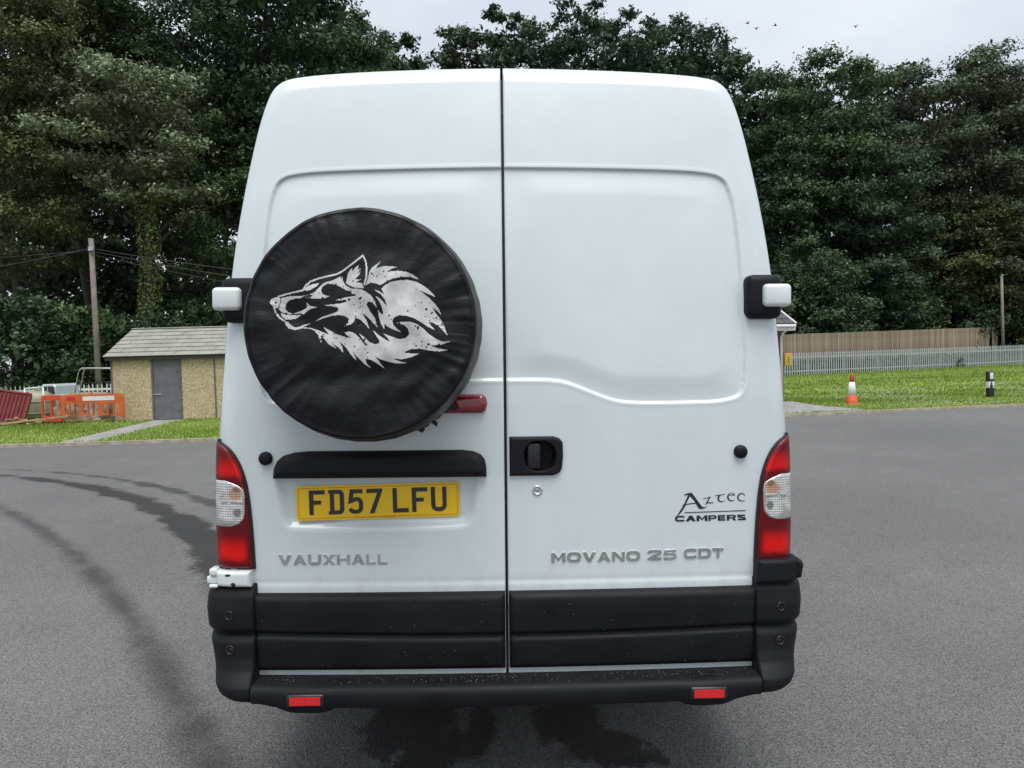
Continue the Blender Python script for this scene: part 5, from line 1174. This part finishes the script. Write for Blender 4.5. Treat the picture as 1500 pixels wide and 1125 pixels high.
for z in (.25, .62): lathe('band', [(float(np.interp(z, [p[1] for p in prf], [p[0] for p in prf])) + .012, z - .02), (float(np.interp(z, [p[1] for p in prf], [p[0] for p in prf])) + .018, z), (float(np.interp(z, [p[1] for p in prf], [p[0] for p in prf])) + .012, z + .02)], 'tank', tk, 40)
boxo('label_plate', (-.12, .03, -.565, -.545, .52, .60), 'white_plain', tk)
# second, longer tank lying behind
t2 = empty('storage_tank', (-12.35, 19.3, .40)); t2.scale = (.7, .7, .9); tag(t2, 'low pale tank lying behind the rounded green tank', 'tank')
lathe('shell', [(.0, -.9), (.2, -.88), (.34, -.78), (.40, -.6), (.40, .6), (.34, .78), (.2, .88), (0, .9)], 'tank', t2, 32, 'X'); lathe('filler_cap', [(.06, .36), (.06, .44), (0, .45)], 'tank', t2, 16, 'Z')
boxo('cradle', (-.5, -.42, -.3, .3, -.35, -.3), 'dark_wood', t2); boxo('cradle', (.42, .5, -.3, .3, -.35, -.3), 'dark_wood', t2)
pfm = empty('pipe_frame', (-12.86, 17.45, .05)); tag(pfm, 'white bent pipe frame standing in front of the green tank', 'pipe frame')
tubes('upright', [([(0, 0, 0), (-.02, 0, .90)], .02)], 'white_plain', pfm, 8); tubes('crossbar', [([(-.02, 0, .90), (.34, .2, .93)], .02)], 'white_plain', pfm, 8); tubes('rear_upright', [([(.34, .2, .93), (.34, .22, .0)], .02)], 'white_plain', pfm, 8)
M['red_metal'] = mat('dull_red_painted_steel', (.17, .018, .02), .5, var=.25, vscale=4)
rp = empty('red_panel', (-12.80, 16.95, .05), (R(-16), R(10), R(8))); tag(rp, 'ribbed dark red metal panel leaning at the left edge', 'metal panel')
boxo('sheet', (-.78, .12, 0, .03, 0, .80), 'red_metal', rp)
for i in range(10): boxo('rib', (-.76 + i * .095, -.72 + i * .095, -.028, -.001, .03, .77), 'red_metal', rp, .006, 1)
boxo('edge', (-.80, .14, -.035, .05, .802, .85), 'red_metal', rp, .008, 1); boxo('edge', (.122, .16, -.035, .05, 0, .80), 'red_metal', rp, .008, 1)
M['offcut'] = mat('raw_timber', (.36, .25, .13), .85, var=.3, vscale=5); M['rubble'] = mat('brick_rubble', (.26, .17, .12), .9, var=.35, vscale=9)
lg = tag(boxo('timber_plank', (-1.5, 1.5, -.05, .05, 0, .045), 'offcut', None, .004, 1), 'long pale plank lying in the grass before the red panel', 'plank'); lg.location = (-12.7, 16.35, .10); lg.rotation_euler = (0, R(-5), R(8))
rg = np.random.default_rng(21)
for i in range(16):
    L_ = rg.uniform(.12, .45); o = boxo('timber_offcut', (-L_ / 2, L_ / 2, -.035, .035, 0, rg.uniform(.03, .07)), 'offcut' if i % 3 else 'rubble', None, .004, 1)
    o.location = (-12.75 + rg.uniform(-.2, .75), 16.6 + rg.uniform(-.15, .5), .05 + rg.uniform(0, .10)); o.rotation_euler = (rg.uniform(-.3, .3), rg.uniform(-.4, .4), rg.uniform(0, 3.1)); tag(o, 'short broken timber offcut in the pile under the barriers', 'timber', 'loose timber offcuts')
for i in range(14):
    bm = bmesh.new(); bmesh.ops.create_icosphere(bm, subdivisions=1, radius=rg.uniform(.05, .12))
    for v in bm.verts: v.co *= rg.uniform(.7, 1.2); v.co.z *= .7
    o = bobj('rubble_lump', bm, 'rubble' if i % 2 else 'concrete'); o.location = (-12.0 + rg.uniform(-.4, 1.2), 17.6 + rg.uniform(-.3, .3), .06 + rg.uniform(0, .75) * (1 if i % 3 else .3)); tag(o, 'lump of broken masonry heaped behind the orange barriers', 'rubble', 'lumps in the rubble heap')
hp_ = bmesh.new(); bmesh.ops.create_icosphere(hp_, subdivisions=4, radius=1)
for v in hp_.verts:
    k_ = 1 + .16 * math.sin(v.co.x * 9 + v.co.y * 7) * math.cos(v.co.z * 8 + v.co.x * 5); v.co = Vector((v.co.x * 1.0 * k_, v.co.y * .5 * k_, max(-.05, v.co.z) * .78 * k_))
hpo = bobj('rubble_heap', hp_, 'rubble', None, True); hpo.location = (-11.6, 18.0, .0); tag(hpo, 'heap of earth and rubble behind the orange barriers', 'heap')
# trailer with tube frame
tr = empty('flatbed_trailer', (-12.35, 18.75, .05), (0, 0, R(3))); tr.scale = (.58, .8, .94); tag(tr, 'grey trailer bed with a tall tube frame against the shed', 'trailer')
boxo('bed', (.0, 2.4, 0, 1.2, .52, .60), 'frame_grey', tr, .01, 1); boxo('side_rail', (.0, 2.4, -.05, -.002, .56, .68), 'steel', tr, .01, 1); boxo('plank_load', (.1, 2.3, .1, .5, .602, .72), 'pole', tr, .01, 1)
for yy in (0.0, .35):
    tubes('frame_hoop', [([(.0, yy, .60), (.14, yy, 1.0), (.27, yy, 1.36), (.34, yy, 1.45), (.46, yy, 1.49), (1.4, yy, 1.47), (2.35, yy, 1.45), (2.4, yy, 1.2), (2.42, yy, .60)], .024)], 'steel', tr, 8)
tubes('frame_brace', [([(.35, 0, 1.46), (.35, .35, 1.46)], .018)], 'steel', tr, 8); tubes('frame_brace', [([(2.0, 0, .62), (2.3, 0, 1.43)], .018)], 'steel', tr, 8); tubes('frame_rail', [([(.15, .36, 1.02), (1.3, .36, 1.05), (2.38, .36, 1.02)], .02)], 'wire', tr, 8)
for xx in (.7, 1.5): lathe('wheel', [(.0, -.07), (.2, -.08), (.27, -.05), (.27, .05), (.2, .08), (0, .07)], 'tyre', tr, 24, 'Y', (xx, -.1, .28))
# pale pick-up behind the fence
M['car_paint'] = mat('pale_blue_paint', (.40, .46, .48), .35, coat=.5)
cr_ = empty('pickup', (-13.72, 20.4, .0), (0, 0, R(-12))); cr_.scale = (.40, .62, .68); tag(cr_, 'pale blue vehicle cab just showing over the pickets', 'pickup')
V = []; sec = [(-.95, .55), (-.95, .95), (-.80, 1.0), (-.62, 1.42), (-.5, 1.47), (.45, 1.47), (.62, 1.38), (.72, 1.0), (.95, .95), (.95, .55)]
for y in (-.75, -.70, .70, .75):
    s_ = .96 if abs(y) > .72 else 1; V += [(x * s_, y * (1 - .12 * max(0, z - 1)), .55 + (z - .55) * s_) for x, z in sec]
F = list(map(tuple, grid_faces(4, len(sec)))) + [tuple(range(len(sec))), tuple(range(3 * len(sec), 4 * len(sec)))] + [(i * 10, i * 10 + 9, i * 10 + 19, i * 10 + 10) for i in range(3)]
o = mobj('cab', V, F, 'car_paint', cr_, False); bm = bmesh.new(); bm.from_mesh(o.data); bmesh.ops.recalc_face_normals(bm, faces=bm.faces); bm.to_mesh(o.data); bm.free()
flat('side_window', [[(-.68, 1.03), (-.55, 1.36), (-.08, 1.38), (-.08, 1.03)]], -.722, .012, 'glass', cr_); flat('side_window', [[(.0, 1.03), (.0, 1.38), (.42, 1.38), (.55, 1.3), (.60, 1.03)]], -.722, .012, 'glass', cr_)
for xx in (-.6, .6): lathe('wheel', [(.0, -.09), (.2, -.1), (.3, -.07), (.3, .07), (.2, .1), (0, .09)], 'tyre', cr_, 20, 'Y', (xx, -.68, .28)); lathe('wheel', [(.0, -.09), (.2, -.1), (.3, -.07), (.3, .07), (.2, .1), (0, .09)], 'tyre', cr_, 20, 'Y', (xx, .68, .28))

# ------------------------------------------------------------------ birds
M['bird'] = mat('dark_feathers', (.03, .03, .032), .8)
for (x, y, rz, fl, lab) in ((1089, 43, 20, .5, 'small dark bird in the sky, leftmost of the three together'), (1102, 51, 70, 1.0, 'small dark bird in the sky, lowest of the three together'), (1129, 46, -20, .4, 'small dark bird in the sky, rightmost of the three together'), (1245, 48, 60, 1.0, 'lone dark bird in the sky over the right wood')):
    X, Z = px(x, y, 70); b = empty('bird', (X, 67.6, Z), (0, R(8), R(rz))); tag(b, lab, 'bird', 'birds in the sky')
    lathe('bird_body', [(0, -.16), (.03, -.12), (.055, -.02), (.045, .08), (.02, .15), (0, .18)], 'bird', b, 10, 'X')
    for s in (-1, 1): mobj('wing', [(.06, 0, .02), (-.07, 0, .02), (-.05, s * .15, .02 + .12 * fl), (.07, s * .16, .03 + .13 * fl), (-.04, s * .30, .02 + .08 * fl), (.06, 0, .03), (-.07, 0, .03), (-.05, s * .15, .03 + .12 * fl), (.07, s * .16, .04 + .13 * fl)], [(0, 1, 2, 3), (3, 2, 4), (5, 8, 7, 6), (8, 4, 7), (0, 3, 8, 5), (1, 6, 7, 2)], 'bird', b, False)
    mobj('tail', [(-.14, -.01, 0), (-.14, .01, 0), (-.26, .04, 0), (-.26, -.04, 0), (-.14, 0, .012), (-.26, 0, .008)], [(0, 3, 2, 1), (0, 4, 5, 3), (1, 2, 5, 4), (3, 5, 2), (0, 1, 4)], 'bird', b, False)
